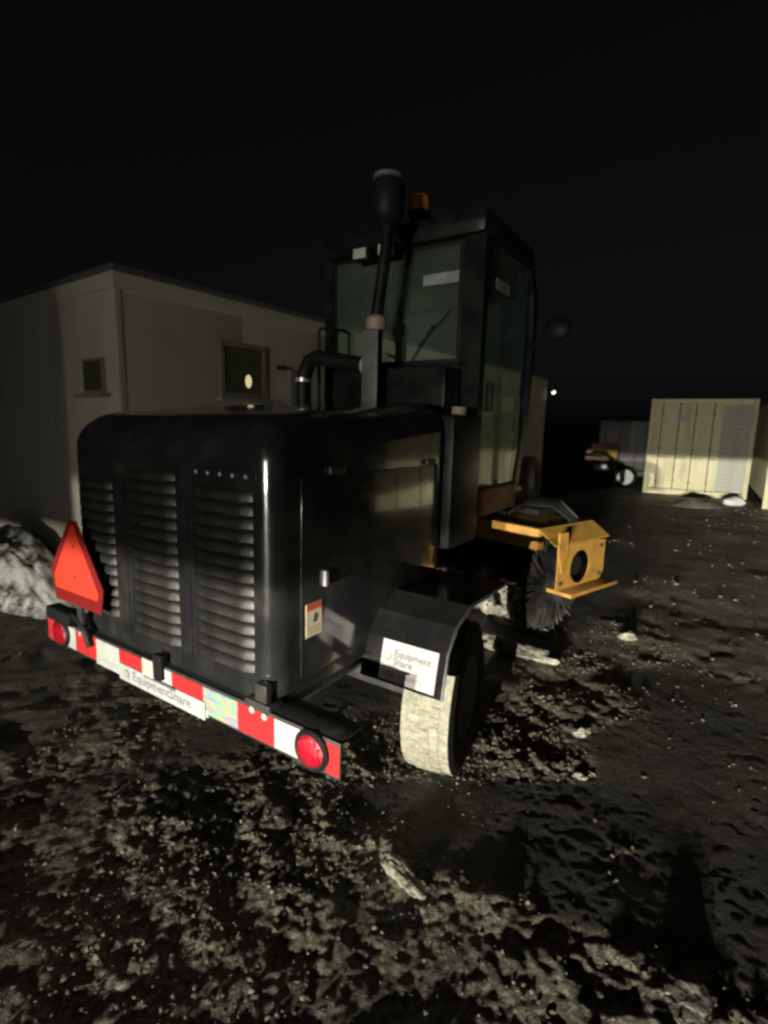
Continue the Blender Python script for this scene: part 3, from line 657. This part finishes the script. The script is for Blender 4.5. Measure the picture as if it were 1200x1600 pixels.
# --- wheels
def wheel(x, y, R_, w, outer):
    o = mklathe('wheel', 'tyre_side', sw, [(0.19, -w * 0.46), (R_ * 0.86, -w * 0.52), (R_ * 0.95, -w * 0.46), (R_ * 0.965, -w * 0.40), (R_ * 0.965, w * 0.40), (R_ * 0.95, w * 0.46), (R_ * 0.86, w * 0.52), (0.19, w * 0.46)], axis=0, n=64, close=True, loc=(x, y, R_))
    # tread: 5 ribs of blocks, caked with pale mud
    bm = bmesh.new(); nb = 54
    for row in range(5):
        xa = -w * 0.46 + row * w * 0.92 / 5
        for k in range(nb):
            a0 = 2 * math.pi * (k + 0.5 * (row % 2)) / nb; a1 = a0 + 2 * math.pi / nb * 0.94
            r0, r1 = R_ * 0.955, R_ * (1.0 if row in (1, 2, 3) else 0.988) * random.uniform(0.99, 1.0)
            P = [(xa + 0.001, a0), (xa + w * 0.92 / 5 - 0.001, a0 + 0.012), (xa + w * 0.92 / 5 - 0.001, a1 + 0.012), (xa + 0.001, a1)]
            lo = [bm.verts.new((px, r0 * math.cos(a), r0 * math.sin(a))) for px, a in P]; hi = [bm.verts.new((px, r1 * math.cos(a), r1 * math.sin(a))) for px, a in P]
            for i in range(4): bm.faces.new((lo[i], lo[(i + 1) % 4], hi[(i + 1) % 4], hi[i]))
            bm.faces.new(hi)
    lathe(bm, [(R_ * 0.94, -w * 0.455), (R_ * 0.978, -w * 0.45), (R_ * 0.983, -w * 0.3), (R_ * 0.983, w * 0.3), (R_ * 0.978, w * 0.45), (R_ * 0.94, w * 0.455)], 0, 96)
    td = obj('tread', bm, 'muddy_tread', o); td['kind'] = 'stuff'
    sgn = 1 if outer > 0 else -1
    mklathe('rim', 'rim', o, [(0.2, sgn * w * 0.47), (0.185, sgn * w * 0.44), (0.16, sgn * w * 0.20), (0.06, sgn * w * 0.18), (0.055, sgn * w * 0.36), (0.01, sgn * w * 0.37)], axis=0, n=40)
    for k in range(5):
        a = 2 * math.pi * k / 5; mktube('lug_nut', 'clamp', o, [(sgn * w * 0.19, 0.1 * math.cos(a), 0.1 * math.sin(a)), (sgn * w * 0.27, 0.1 * math.cos(a), 0.1 * math.sin(a))], 0.012, 6)
    return o
WX, WY, WR, WW = 0.725, 1.03, 0.365, 0.235
w_ = wheel(WX + 0.055, WY, WR, WW, 1); w_.rotation_euler = (0, 0, RAD(11)); w_ = wheel(-WX, WY, WR, WW, -1); w_.rotation_euler = (0, 0, RAD(11))
wheel(0.0, 4.3, 0.365, 0.235, 1)
# --- fenders
def fender(side):
    x0, x1 = (0.60, 0.99) if side > 0 else (-0.99, -0.60)
    prof = [(0.545, 0.600), (0.585, 0.775), (0.66, 0.865), (0.80, 0.915), (1.22, 0.915), (1.33, 0.885)]
    t = 0.006; inner = []
    for i, (y, z) in enumerate(prof):
        a = Vector(prof[max(0, i - 1)]); b = Vector(prof[min(len(prof) - 1, i + 1)]); d = (b - a).normalized(); inner.append((y + d.y * t, z - d.x * t))
    bm = bmesh.new(); prism(bm, prof + inner[::-1], 0, x0, x1)
    f = obj('fender', bm, 'black_paint', sw)
    # rolled outer lip, dusty brown
    xo = x1 if side > 0 else x0
    mktube('fender_lip', 'black_steel', f, [(xo, y, z) for y, z in prof], 0.007, 8)
    mkbox('fender_stay', 'black_steel', f, 0.42 if side > 0 else -0.599, 0.599 if side > 0 else -0.42, 0.80, 0.86, 0.84, 0.90)
    return f
fr_ = fender(1); fender(-1)
# decal on the sloping rear flap of the right fender
p0, p1 = Vector((0.545, 0.600)), Vector((0.585, 0.775)); dv = (p1 - p0); tilt = math.atan2(dv.x, dv.y)
dcl = mkbox('rental_decal', 'decal_white', fr_, -0.130, 0.130, -0.0012, 0.0, -0.083, 0.083)
mid = (p0 + p1) / 2; dcl.location = (0.825, mid.x - 0.0016, mid.y + 0.006); dcl.rotation_euler = (-tilt, 0, 0); dcl['label'] = 'white rental decal with grey lettering'
text('lettering', 'Equipment', 0.041, 'grey_text', dcl, (-0.070, -0.0015, 0.022), (RAD(90), 0, 0), bold=0.0009, squash=0.98)
text('lettering', 'Share', 0.041, 'grey_text', dcl, (-0.070, -0.0015, -0.012), (RAD(90), 0, 0), bold=0.0009, squash=0.98)
text('lettering', '(888) 80-RENTS', 0.026, 'grey_text', dcl, (-0.102, -0.0015, -0.062), (RAD(90), 0, 0))
bm = bmesh.new(); arc_band(bm, 0.013, 0.0185, RAD(-130), RAD(40), -0.0022, -0.0015); o = obj('logo_arc', bm, 'grey_text', dcl); o.location = (-0.098, 0, 0.018)
bm = bmesh.new(); arc_band(bm, 0.014, 0.0175, RAD(60), RAD(200), -0.0022, -0.0015); o = obj('logo_arc', bm, 'pink_text', dcl); o.location = (-0.098, 0, 0.018)
# --- tank between hood and cab
tk = mkbox('side_tank', 'cab_black', sw, 0.30, 0.655, 1.24, 1.60, 1.02, 1.72, 0.03)
mktube('filler_cap', 'tan_cap', tk, [(0.60, 1.40, 1.72), (0.60, 1.40, 1.76)], 0.04, 14)
mkbox('side_tank', 'cab_black', sw, -0.655, -0.30, 1.24, 1.60, 1.02, 1.66, 0.03)
mkbox('bulkhead', 'cab_black', sw, -0.29, 0.29, 1.235, 1.60, 0.66, 1.72, 0.01)
# --- cab
CX0, CX1, CY0, CY1, CZ0, CZ1 = -0.52, 0.60, 1.64, 2.50, 1.20, 2.80
cabm = mkbox('cab_floor', 'cab_black', sw, CX0, CX1, CY0, CY1, CZ0, CZ0 + 0.06, 0.01)
sl = mkbox('door_sill', 'sill_brown', sw, CX1 - 0.04, CX1 + 0.022, CY0 + 0.04, CY1 - 0.18, 1.13, 1.29, 0.01)
def post(x0, x1, prof):
    """prof: list of (y0,y1,z) rows"""
    bm = bmesh.new(); rows = []
    for (a, b, z) in prof: rows.append([bm.verts.new(p) for p in ((x0, a, z), (x1, a, z), (x1, b, z), (x0, b, z))])
    for p, q_ in zip(rows, rows[1:]):
        for k in range(4): bm.faces.new((p[k], p[(k + 1) % 4], q_[(k + 1) % 4], q_[k]))
    bm.faces.new(rows[0]); bm.faces.new(rows[-1]); return obj('cab_post', bm, 'cab_black', sw)
for (a, b) in ((CX0, CX0 + 0.06), (CX1 - 0.13, CX1)):
    post(a, b, [(CY0, CY0 + 0.07, CZ0 + 0.061), (CY0, CY0 + 0.07, CZ1 - 0.10)])
front = [(CY1 - 0.16, CY1 - 0.08, CZ0 + 0.061), (CY1 - 0.03, CY1 + 0.05, 1.75), (CY1 + 0.02, CY1 + 0.10, 2.25), (CY1 - 0.02, CY1 + 0.06, 2.55), (CY1 - 0.12, CY1 - 0.03, CZ1 - 0.10)]
for (a, b) in ((CX0, CX0 + 0.06), (CX1 - 0.06, CX1)): post(a, b, front)
# roof: rounded shell with overhang
bm = bmesh.new(); box(bm, CX0 - 0.02, CX1 + 0.012, CY0 - 0.04, CY1 - 0.03, CZ1 - 0.115, CZ1 + 0.03, 0.065); roof = obj('cab_roof', bm, 'cab_black', sw, smooth=True)
mkbox('lower_panel', 'cab_black', sw, CX0 + 0.062, CX1 - 0.132, CY0 + 0.005, CY0 + 0.04, CZ0 + 0.062, 2.02, 0.004)
# rear window (frame + pane)
rw = mkbox('rear_window', 'glass_cab', sw, CX0 + 0.062, CX1 - 0.132, CY0 + 0.016, CY0 + 0.022, 2.03, CZ1 - 0.105)
mkbox('window_seal', 'rubber_black', rw, CX0 + 0.062, CX1 - 0.132, CY0 + 0.004, CY0 + 0.034, 2.021, 2.045, 0.004)
mkbox('window_sticker', 'sticker_glass', rw, 0.21, 0.44, CY0 + 0.0125, CY0 + 0.0155, 2.465, 2.525)
mkbox('window_sticker', 'decal_white', rw, 0.445, 0.462, CY0 + 0.0125, CY0 + 0.0155, 2.47, 2.53)
wp = mktube('wiper', 'rubber_black', rw, [(0.16, CY0 - 0.004, 2.04), (0.30, CY0 - 0.006, 2.24)], 0.006, 6)
mktube('wiper_blade', 'rubber_black', wp, [(0.20, CY0 + 0.004, 2.13), (0.40, CY0 + 0.004, 2.31)], 0.005, 6)
for a0, a1, b0, b1 in ((CX0 + 0.063, CX0 + 0.085, 2.046, CZ1 - 0.135), (CX1 - 0.155, CX1 - 0.133, 2.046, CZ1 - 0.135), (CX0 + 0.063, CX1 - 0.133, CZ1 - 0.134, CZ1 - 0.116)):
    mkbox('window_seal', 'rubber_black', rw, a0, a1, CY0 + 0.006, CY0 + 0.032, b0, b1, 0.003)
# right door: framed glass
dr = mkbox('door_glass', 'glass_cab', sw, CX1 - 0.018, CX1 - 0.012, CY0 + 0.072, CY1 - 0.12, 1.30, CZ1 - 0.11)
mkbox('door_frame', 'cab_black', dr, CX1 - 0.03, CX1 - 0.004, CY0 + 0.074, CY1 - 0.11, CZ0 + 0.062, 1.298, 0.004)
mkbox('door_handle', 'rubber_black', dr, CX1 - 0.010, CX1 + 0.03, CY0 + 0.12, CY0 + 0.16, 1.75, 1.92, 0.008)
mkbox('door_sticker', 'sticker_glass', dr, CX1 - 0.0115, CX1 - 0.009, CY0 + 0.2, CY0 + 0.42, 2.45, 2.51)
mkbox('left_glass', 'glass_cab', sw, CX0 + 0.012, CX0 + 0.018, CY0 + 0.072, CY1 - 0.12, 1.30, CZ1 - 0.11)
# windshield follows the curved front posts
bm = bmesh.new(); rows = []
for (a, b, z) in front: rows.append([bm.verts.new((CX0 + 0.061, b - 0.03, z)), bm.verts.new((CX1 - 0.061, b - 0.03, z))])
for p, q_ in zip(rows, rows[1:]): bm.faces.new((p[0], p[1], q_[1], q_[0]))
bmesh.ops.solidify(bm, geom=bm.faces[:], thickness=0.006); obj('windshield', bm, 'glass_cab', sw, smooth=True)
# interior
st = mkbox('seat', 'seat', sw, -0.18, 0.30, 1.86, 2.28, 1.50, 1.62, 0.04); mkbox('seat_back', 'seat', st, -0.17, 0.29, 1.76, 1.88, 1.64, 1.98, 0.05); mkbox('seat_pedestal', 'seat', st, -0.08, 0.2, 1.92, 2.22, 1.262, 1.495)
cl_ = mktube('steering_column', 'black_steel', sw, [(0.05, 2.38, 1.262), (0.05, 2.28, 1.86)], 0.03, 10)
bm = bmesh.new(); ringp = [(0.05 + 0.18 * math.cos(a), 2.27 + 0.17 * math.sin(a), 1.90 - 0.09 * math.sin(a)) for a in np.linspace(0, 2 * math.pi, 29)]
tube(bm, ringp, 0.014, 8, cap=False); obj('steering_wheel', bm, 'rubber_black', cl_, smooth=True)
hp = mkbox('headliner_box', 'cab_black', sw, CX0 + 0.07, CX1 - 0.07, CY0 + 0.18, CY1 - 0.15, 2.50, CZ1 - 0.102, 0.02)
# roof fittings: amber beacon, rear work lamps
be = mklathe('beacon', 'amber', sw, [(0.062, 0.0), (0.062, 0.055), (0.052, 0.085), (0.02, 0.095), (0.005, 0.096)], axis=2, n=24, loc=(0.115, 1.74, CZ1 + 0.112)); mklathe('beacon_base', 'rubber_black', be, [(0.05, -0.082), (0.05, -0.03), (0.07, -0.022), (0.07, -0.001)], axis=2, n=24)
for x in (-0.16, 0.02):
    wl_ = mkbox('work_lamp', 'rubber_black', roof, x - 0.06, x + 0.06, CY0 - 0.115, CY0 - 0.052, CZ1 - 0.175, CZ1 - 0.095, 0.012)
    mkbox('lamp_lens', 'white_lamp', wl_, x - 0.045, x + 0.045, CY0 - 0.120, CY0 - 0.116, CZ1 - 0.163, CZ1 - 0.107, 0.001)
# mirrors
mr = mktube('mirror_arm', 'rubber_black', sw, [(CX1 - 0.01, CY1 + 0.04, 2.20), (CX1 + 0.08, CY1 + 0.08, 2.40), (CX1 + 0.12, CY1 + 0.08, 2.36)], 0.013, 8)
bm = bmesh.new(); bmesh.ops.create_icosphere(bm, subdivisions=3, radius=0.1)
for v in bm.verts: v.co = Vector((v.co.x * 0.95 + CX1 + 0.15, v.co.y * 0.45 + CY1 + 0.08, v.co.z * 0.8 + 2.33))
obj('mirror_head', bm, 'rubber_black', mr, smooth=True)
mktube('mirror_arm', 'rubber_black', sw, [(CX0 + 0.01, CY1 + 0.04, 2.20), (CX0 - 0.14, CY1 + 0.10, 2.24)], 0.013, 8)
# --- intake stack with precleaner, exhaust, hose, handrail
stx, sty = 0.10, 1.34
sk = mktube('intake_stack', 'cab_black', sw, [(stx, sty, 1.60), (stx, sty, 2.25), (stx + 0.03, sty, 2.45), (stx + 0.055, sty, 2.62), (stx + 0.055, sty, 2.74)], [0.036, 0.036, 0.034, 0.034, 0.034], 16)
mkbox('heat_shield', 'steel_grey', sk, stx - 0.052, stx + 0.052, sty - 0.062, sty - 0.05, 1.74, 2.17, 0.006)
mklathe('stack_cap', 'tan_cap', sk, [(0.050, 2.175), (0.058, 2.19), (0.058, 2.235), (0.045, 2.25)], axis=2, n=20, loc=(stx, sty, 0), close=True)
pc = mklathe('precleaner', 'rubber_black', sk, [(0.04, 2.70), (0.075, 2.735), (0.088, 2.76), (0.088, 2.90), (0.075, 2.925)], axis=2, n=28, loc=(stx + 0.055, sty, 0))
mklathe('precleaner_lid', 'steel_grey', pc, [(0.070, 2.926), (0.082, 2.933), (0.078, 2.952), (0.03, 2.962), (0.005, 2.963)], axis=2, n=28)
hz = 1.95
hs_ = mktube('air_hose', 'rubber_black', sw, [(-0.42, 1.32, 1.68), (-0.42, 1.32, 1.90), (-0.405, 1.32, 1.97), (-0.37, 1.32, 2.025), (-0.31, 1.32, 2.045), (-0.22, 1.33, 2.03), (0.06, 1.35, 1.985)], 0.046, 18)
mklathe('hose_clamp', 'clamp', hs_, [(0.047, 1.905), (0.050, 1.906), (0.050, 1.928), (0.047, 1.929)], axis=2, n=24, close=True, loc=(-0.42, 1.32, 0))
mktube('hose_clamp', 'clamp', hs_, [(0.015, 1.348, 1.992), (0.033, 1.349, 1.989)], 0.050, 20)
mktube('handrail', 'cab_black', sw, [(-0.40, 1.44, 1.60), (-0.40, 1.44, 2.225), (-0.385, 1.45, 2.24), (-0.30, 1.56, 2.24), (-0.29, 1.60, 2.225), (-0.29, 1.62, 1.72)], 0.011, 8)
mkbox('hose_manifold', 'cab_black', sw, -0.28, 0.50, 1.42, 1.60, 1.722, 1.98, 0.02)
# --- broom
BY = RAD(-18)
def BP(sx_, nn, z):        # broom axis coordinate s (to the right), n (forward), z
    return Vector((sx_ * math.cos(BY) - nn * math.sin(BY), sx_ * math.sin(BY) + nn * math.cos(BY), z))
br = bpy.data.objects.new('broom_assembly', None); COL.objects.link(br); br.parent = sw; br.rotation_euler = (0, 0, BY)
SL, SR = -1.95, -0.06
mkbox('broom_beam', 'yellow', br, SL, SR, 2.60, 2.68, 0.80, 0.955, 0.008)
mkprism('broom_hood', 'yellow', br, [(2.681, 0.950), (2.90, 0.953), (3.32, 0.955), (3.32, 0.948), (2.90, 0.946), (2.681, 0.943)], 0, SL, SR)
# right end: sloping shoulder, end plate with motor hole, flange
mkprism('end_shoulder', 'yellow', br, [(SR + 0.001, 0.958), (SR + 0.15, 0.86), (SR + 0.15, 0.852), (SR + 0.001, 0.95)], 1, 2.60, 3.32)
bm = bmesh.new(); N = 28; hy, hz_, hr = 2.93, 0.67, 0.125; out = []; inn = []
for k in range(N):
    a = 2 * math.pi * k / N; dx, dz = math.cos(a), math.sin(a)
    t = min((0.34 if dx > 0 else 0.29) / max(1e-6, abs(dx)), (0.18 if dz > 0 else 0.14) / max(1e-6, abs(dz)))
    out.append((hy + dx * t, hz_ + dz * t)); inn.append((hy + dx * hr, hz_ + dz * hr))
for xx in (SR + 0.144, SR + 0.15):
    o_ = [bm.verts.new((xx, *p)) for p in out]; i_ = [bm.verts.new((xx, *p)) for p in inn]
    for k in range(N): bm.faces.new((o_[k], o_[(k + 1) % N], i_[(k + 1) % N], i_[k]))
    if xx < SR + 0.147: o0, i0 = o_, i_
for k in range(N):
    bm.faces.new((o0[k], o0[(k + 1) % N], o_[(k + 1) % N], o_[k])); bm.faces.new((i0[k], i0[(k + 1) % N], i_[(k + 1) % N], i_[k]))
obj('end_plate', bm, 'yellow', br)
mkbox('end_flange', 'yellow', br, SR + 0.06, SR + 0.26, 2.66, 3.30, 0.50, 0.528, 0.006)
mkprism('corner_gusset', 'yellow', br, [(2.62, 0.95), (2.72, 0.95), (2.74, 0.80), (2.68, 0.66), (2.62, 0.80)], 0, SR + 0.152, SR + 0.166)
mkbox('end_wall', 'yellow', br, SL - 0.01, SL - 0.001, 2.60, 3.32, 0.45, 0.95)
mklathe('broom_motor', 'rubber_black', br, [(0.105, SR - 0.10), (0.105, SR + 0.05), (0.07, SR + 0.055), (0.07, SR + 0.12), (0.01, SR + 0.122)], axis=0, n=24, loc=(0, 2.93, 0.67))
BR_ = 0.385
mklathe('brush_core', 'black_steel', br, [(0.12, SL + 0.05), (0.12, SR - 0.02), (0.02, SR - 0.019)], axis=0, n=24, loc=(0, 3.12, 0.40))
bm = bmesh.new()
for sgm in range(92):
    xs = SL + 0.06 + sgm * (SR - SL - 0.22) / 92
    for k in range(64):
        a = 2 * math.pi * (k + random.random() * 0.8) / 64; ra = BR_ * (0.93 + 0.09 * random.random()); x = xs + random.uniform(-0.012, 0.012)
        da = random.uniform(-0.09, 0.09); th = 0.010
        p_ = Vector((x, 0.12 * math.cos(a), 0.12 * math.sin(a))); tip = Vector((x + random.uniform(-0.02, 0.02), ra * math.cos(a + da), ra * math.sin(a + da)))
        tdir = Vector((0, -math.sin(a), math.cos(a))) * th
        vs = [bm.verts.new(p_ + tdir * 0.4), bm.verts.new(p_ - tdir * 0.4), bm.verts.new(tip + Vector((th * 0.7, 0, 0))), bm.verts.new(tip + tdir * 0.6), bm.verts.new(tip - tdir * 0.6)]
        bm.faces.new((vs[0], vs[3], vs[2])); bm.faces.new((vs[1], vs[2], vs[4])); bm.faces.new((vs[0], vs[1], vs[4], vs[3])); bm.faces.new((vs[3], vs[4], vs[2]))
brs = obj('bristles', bm, 'bristle', br, loc=(0, 3.12, 0.40)); brs['kind'] = 'stuff'
for (yy, zz) in ((2.68, 0.58), (2.72, 0.80), (3.2, 0.80), (3.2, 0.58)): mktube('plate_bolt', 'black_steel', br, [(SR + 0.1505, yy, zz), (SR + 0.164, yy, zz)], 0.014, 6)
for k in range(3): mkbox('stencil_mark', 'rubber_black', br, SR + 0.02 + 0.03 * k, SR + 0.036 + 0.03 * k, 2.596, 2.5995, 0.86, 0.90)
bm = bmesh.new(); g = []
for i in range(61):
    row = []
    for j in range(19):
        xs = SL + 0.5 + i * (SR - SL - 0.75) / 60; a = RAD(176 + j * 4.2); e_ = min(1.0, min(j, 18 - j) / 4, min(i, 60 - i) / 4)
        k = mnoise.fractal(Vector((xs * 7, a * 4, 3.3)), 0.8, 2.0, 5)
        rr = BR_ * 0.93 + 0.055 * max(-0.6, k + 0.35) * e_ - 0.03 * (1 - e_); row.append(bm.verts.new((xs, rr * math.cos(a), rr * math.sin(a))))
    g.append(row)
for i in range(60):
    for j in range(18): bm.faces.new((g[i][j], g[i + 1][j], g[i + 1][j + 1], g[i][j + 1]))
cs = obj('caked_snow', bm, 'ice', br, smooth=True, loc=(0, 3.12, 0.40)); cs['label'] = 'pale dirty snow caked on the rear of the brush roll'
# hydraulic hoses over the broom
for k in range(3):
    mktube('hydraulic_hose', 'rubber_black', br, [(-0.55 + 0.05 * k, 2.75, 1.0), (-0.40 + 0.04 * k, 2.9, 1.07 + 0.03 * k), (-0.22, 3.0 + 0.05 * k, 1.07 + 0.02 * k), (-0.10, 3.06 + 0.05 * k, 0.98), (-0.07, 3.0, 0.80)], 0.018, 8)
mkbox('hose_block', 'rubber_black', br, -0.85, -0.25, 2.86, 3.12, 1.0, 1.05, 0.02)
mktube('lift_arm', 'black_steel', br, [(-0.7, 2.72, 0.90), (-0.75, 2.2, 0.72)], 0.035, 10)
mktube('lift_arm', 'black_steel', br, [(-1.3, 2.72, 0.90), (-1.3, 2.1, 0.72)], 0.035, 10)

# ------------------------------------------------------------------ loose gravel and frozen clods on the mud
bmt = bmesh.new(); bmesh.ops.create_icosphere(bmt, subdivisions=1, radius=1.0)
tv = np.array([v.co[:] for v in bmt.verts]); tf = np.array([[v.index for v in f.verts] for f in bmt.faces]); bmt.free()
def scatter(name, pts, sizes, m, label=None):
    n = len(pts); V = np.empty((n, len(tv), 3))
    for i in range(n):
        a = rng.uniform(0, 6.28); ca, sa = math.cos(a), math.sin(a)
        k = tv * (sizes[i] * np.array([rng.uniform(0.7, 1.4), rng.uniform(0.7, 1.3), rng.uniform(0.3, 0.75)])) * rng.uniform(0.45, 1.4, (len(tv), 1))
        V[i, :, 0] = k[:, 0] * ca - k[:, 1] * sa + pts[i][0]; V[i, :, 1] = k[:, 0] * sa + k[:, 1] * ca + pts[i][1]; V[i, :, 2] = k[:, 2] + pts[i][2]
    F = (tf[None] + (np.arange(n) * len(tv))[:, None, None]).reshape(-1, 3)
    me = bpy.data.meshes.new(name); me.from_pydata(V.reshape(-1, 3).tolist(), [], F.tolist()); me.materials.append(MT[m])
    o = bpy.data.objects.new(name, me); COL.objects.link(o); return o
def cloud(n, x0, x1, y0, y1, smin, smax, power):
    out = []; sz = []
    while len(out) < n:
        x = rng.uniform(x0, x1, 4000); y = rng.uniform(y0, y1, 4000)
        m = rough_mask(x, y); cl = sstep(vnoise(x * 2.2, y * 2.2, 21) * 0.6 + vnoise(x * 7, y * 7, 22) * 0.4, 0.42, 0.68)
        keep = rng.uniform(0, 1, 4000) < m * (0.14 + 0.86 * cl)
        x, y = x[keep], y[keep]
        s_ = smin + (smax - smin) * rng.uniform(0, 1, len(x)) ** power
        z = height(x, y) + s_ * 0.15
        out += list(zip(x, y, z)); sz += list(s_)
    return out[:n], sz[:n]
p_, s_ = cloud(24000, -1.7, 2.4, 0.85, 4.4, 0.0015, 0.0105, 3.4)
g1 = scatter('loose_gravel', p_, s_, 'crumb'); g1['kind'] = 'stuff'; tag(g1, 'pale loose gravel and ice crumbs scattered on the near mud', 'gravel')
p_, s_ = cloud(7000, -8, 9, 3.0, 13, 0.003, 0.026, 4.5)
g2 = scatter('frozen_rubble', p_, s_, 'crumb'); g2['kind'] = 'stuff'; tag(g2, 'pale frozen rubble scattered over the far yard', 'rubble')
def clod(name, m, label, cat, x, y, sx_, sy_, sz_, seed, rz=0.0):
    bm = bmesh.new(); bmesh.ops.create_icosphere(bm, subdivisions=4, radius=1.0)
    for v in bm.verts:
        k = 1 + 0.45 * mnoise.fractal(v.co * 1.3 + Vector((seed, 0, 0)), 0.7, 2.0, 5); v.co = Vector((v.co.x * sx_ * k, v.co.y * sy_ * k, v.co.z * sz_ * k))
    z = float(height(np.array([x]), np.array([y]))[0]) + sz_ * 0.35
    return tag(obj(name, bm, m, None, smooth=True, loc=(x, y, z), rot=(0, 0, rz)), label, cat, None)
clod('ice_chunk', 'ice', 'pale ice chunk on smooth mud to the right of the rear wheel', 'ice chunk', 1.13, 2.67, 0.055, 0.03, 0.02, 1.0, 0.3)
clod('ice_chunk', 'ice', 'small pale ice lump on dark mud below the bigger chunk', 'ice chunk', 0.99, 2.31, 0.03, 0.018, 0.012, 4.0, -0.4)
clod('mud_clod', 'grey_clod', 'large grey mud clod in the bottom right corner', 'mud clod', 0.95, 1.30, 0.075, 0.06, 0.014, 7.0, 0.5)
clod('ice_chunk', 'ice', 'jagged pale ice ridge in the mud, lower middle of the picture', 'ice chunk', 0.10, 1.70, 0.12, 0.035, 0.018, 9.0, -0.9)
clod('ice_chunk', 'ice', 'pale ice lump at the foot of the yellow broom end', 'ice chunk', 2.02, 4.05, 0.07, 0.05, 0.035, 12.0, 0.2)
clod('ice_chunk', 'ice', 'wide pale snow clump between the rear wheel and the broom', 'ice chunk', 0.98, 3.72, 0.30, 0.10, 0.06, 21.0, -0.55)
clod('ice_chunk', 'ice', 'long pale snow lump lying just behind the broom bristles', 'ice chunk', 1.18, 4.18, 0.24, 0.05, 0.04, 15.0, -0.72)

# ------------------------------------------------------------------ pickup behind the viewpoint whose headlights light the yard
PA = RAD(28.0)
pk = thing('pickup_truck', 'grey pickup truck behind the viewpoint with both headlights on', 'pickup truck', (-7.1, -13.2, 0), -PA)
# local +y = forwards, nose at y = 0
mkbox('body', 'pickup', pk, -0.95, 0.95, -5.4, -0.05, 0.58, 1.32, 0.08)
mkbox('engine_hood', 'pickup', pk, -0.88, 0.88, -1.5, -0.08, 1.321, 1.42, 0.05)
mkprism('cabin', 'pickup', pk, [(-1.45, 1.33), (-2.0, 2.0), (-3.3, 2.0), (-3.5, 1.33)], 0, -0.82, 0.82)
mkprism('windscreen', 'glass_win', pk, [(-1.40, 1.36), (-1.93, 1.98), (-1.95, 1.98), (-1.42, 1.36)], 0, -0.74, 0.74)
mkbox('bumper', 'black_steel', pk, -0.97, 0.97, -0.06, 0.10, 0.5, 0.78, 0.04)
mkbox('grille', 'black_steel', pk, -0.52, 0.52, -0.052, 0.0, 0.84, 1.28, 0.01)
for x in (-0.82, 0.82):
    for y in (-1.0, -4.3): mklathe('wheel', 'tyre_side', pk, [(0.2, -0.12), (0.36, -0.13), (0.39, -0.09), (0.39, 0.09), (0.36, 0.13), (0.2, 0.12), (0.02, 0.10)], axis=0, n=32, loc=(x, y, 0.39))
def headlight(x):
    h = mkbox('headlight', 'black_steel', pk, x - 0.17, x + 0.17, -0.05, 0.0, 1.02, 1.29, 0.01)
    mkbox('headlight_lens', 'headlamp', h, x - 0.14, x + 0.14, 0.001, 0.006, 1.06, 1.24, 0.001)
    ld = bpy.data.lights.new('headlight_beam', 'SPOT'); ld.energy = 1.0; ld.spot_size = RAD(150); ld.spot_blend = 0.4; ld.shadow_soft_size = 0.05
    ld.color = (1.0, 0.965, 0.82); ld.use_nodes = True
    n, l = ld.node_tree.nodes, ld.node_tree.links
    em_ = n['Emission']
    gi = n.new('ShaderNodeNewGeometry')
    def math_(op, a, b=None, cc=None):
        q = n.new('ShaderNodeMath'); q.operation = op
        for i, v in enumerate((a, b, cc)):
            if v is None: continue
            if isinstance(v, (int, float)): q.inputs[i].default_value = v
            else: l.new(v, q.inputs[i])
        return q.outputs[0]
    # direction of each ray split into the truck's right / forward / up
    def dot(v):
        q = n.new('ShaderNodeVectorMath'); q.operation = 'DOT_PRODUCT'; q.inputs[1].default_value = v; l.new(gi.outputs['Incoming'], q.inputs[0]); return q.outputs['Value']
    f_ = math_('MAXIMUM', dot((math.sin(PA), math.cos(PA), 0)), 0.02)
    az = math_('DIVIDE', dot((math.cos(PA), -math.sin(PA), 0)), f_); el = math_('DIVIDE', dot((0, 0, 1)), f_)
    wid = math_('ADD', math_('MULTIPLY', math_('GREATER_THAN', az, 0.02), 0.24), 0.22)     # low beams spread further to the kerb side
    core = math_('EXPONENT', math_('MULTIPLY', math_('POWER', math_('ABSOLUTE', math_('DIVIDE', math_('SUBTRACT', az, 0.02), wid)), 2.0), -1.0))
    core = math_('ADD', math_('MULTIPLY', core, 0.965), 0.035)
    mr_ = n.new('ShaderNodeMapRange'); mr_.interpolation_type = 'SMOOTHSTEP'
    mr_.inputs[1].default_value = -0.007; mr_.inputs[2].default_value = -0.001; mr_.inputs[3].default_value = 1.0; mr_.inputs[4].default_value = 0.115
    l.new(el, mr_.inputs[0])
    near = n.new('ShaderNodeMapRange'); near.inputs[1].default_value = -0.078; near.inputs[2].default_value = -0.062; near.inputs[3].default_value = 0.3; near.inputs[4].default_value = 1.0
    l.new(el, near.inputs[0])
    fin = math_('MULTIPLY', math_('MULTIPLY', core, mr_.outputs[0]), near.outputs[0])
    l.new(math_('MULTIPLY', fin, HEADPOWER), em_.inputs['Strength'])
    lo = bpy.data.objects.new('headlight_beam', ld); COL.objects.link(lo); lo.parent = pk
    lo.location = (x, 0.06, 1.15); lo.rotation_euler = (RAD(90), 0, 0)
HEADPOWER = 28500.0
for x in (-0.70, 0.70): headlight(x)
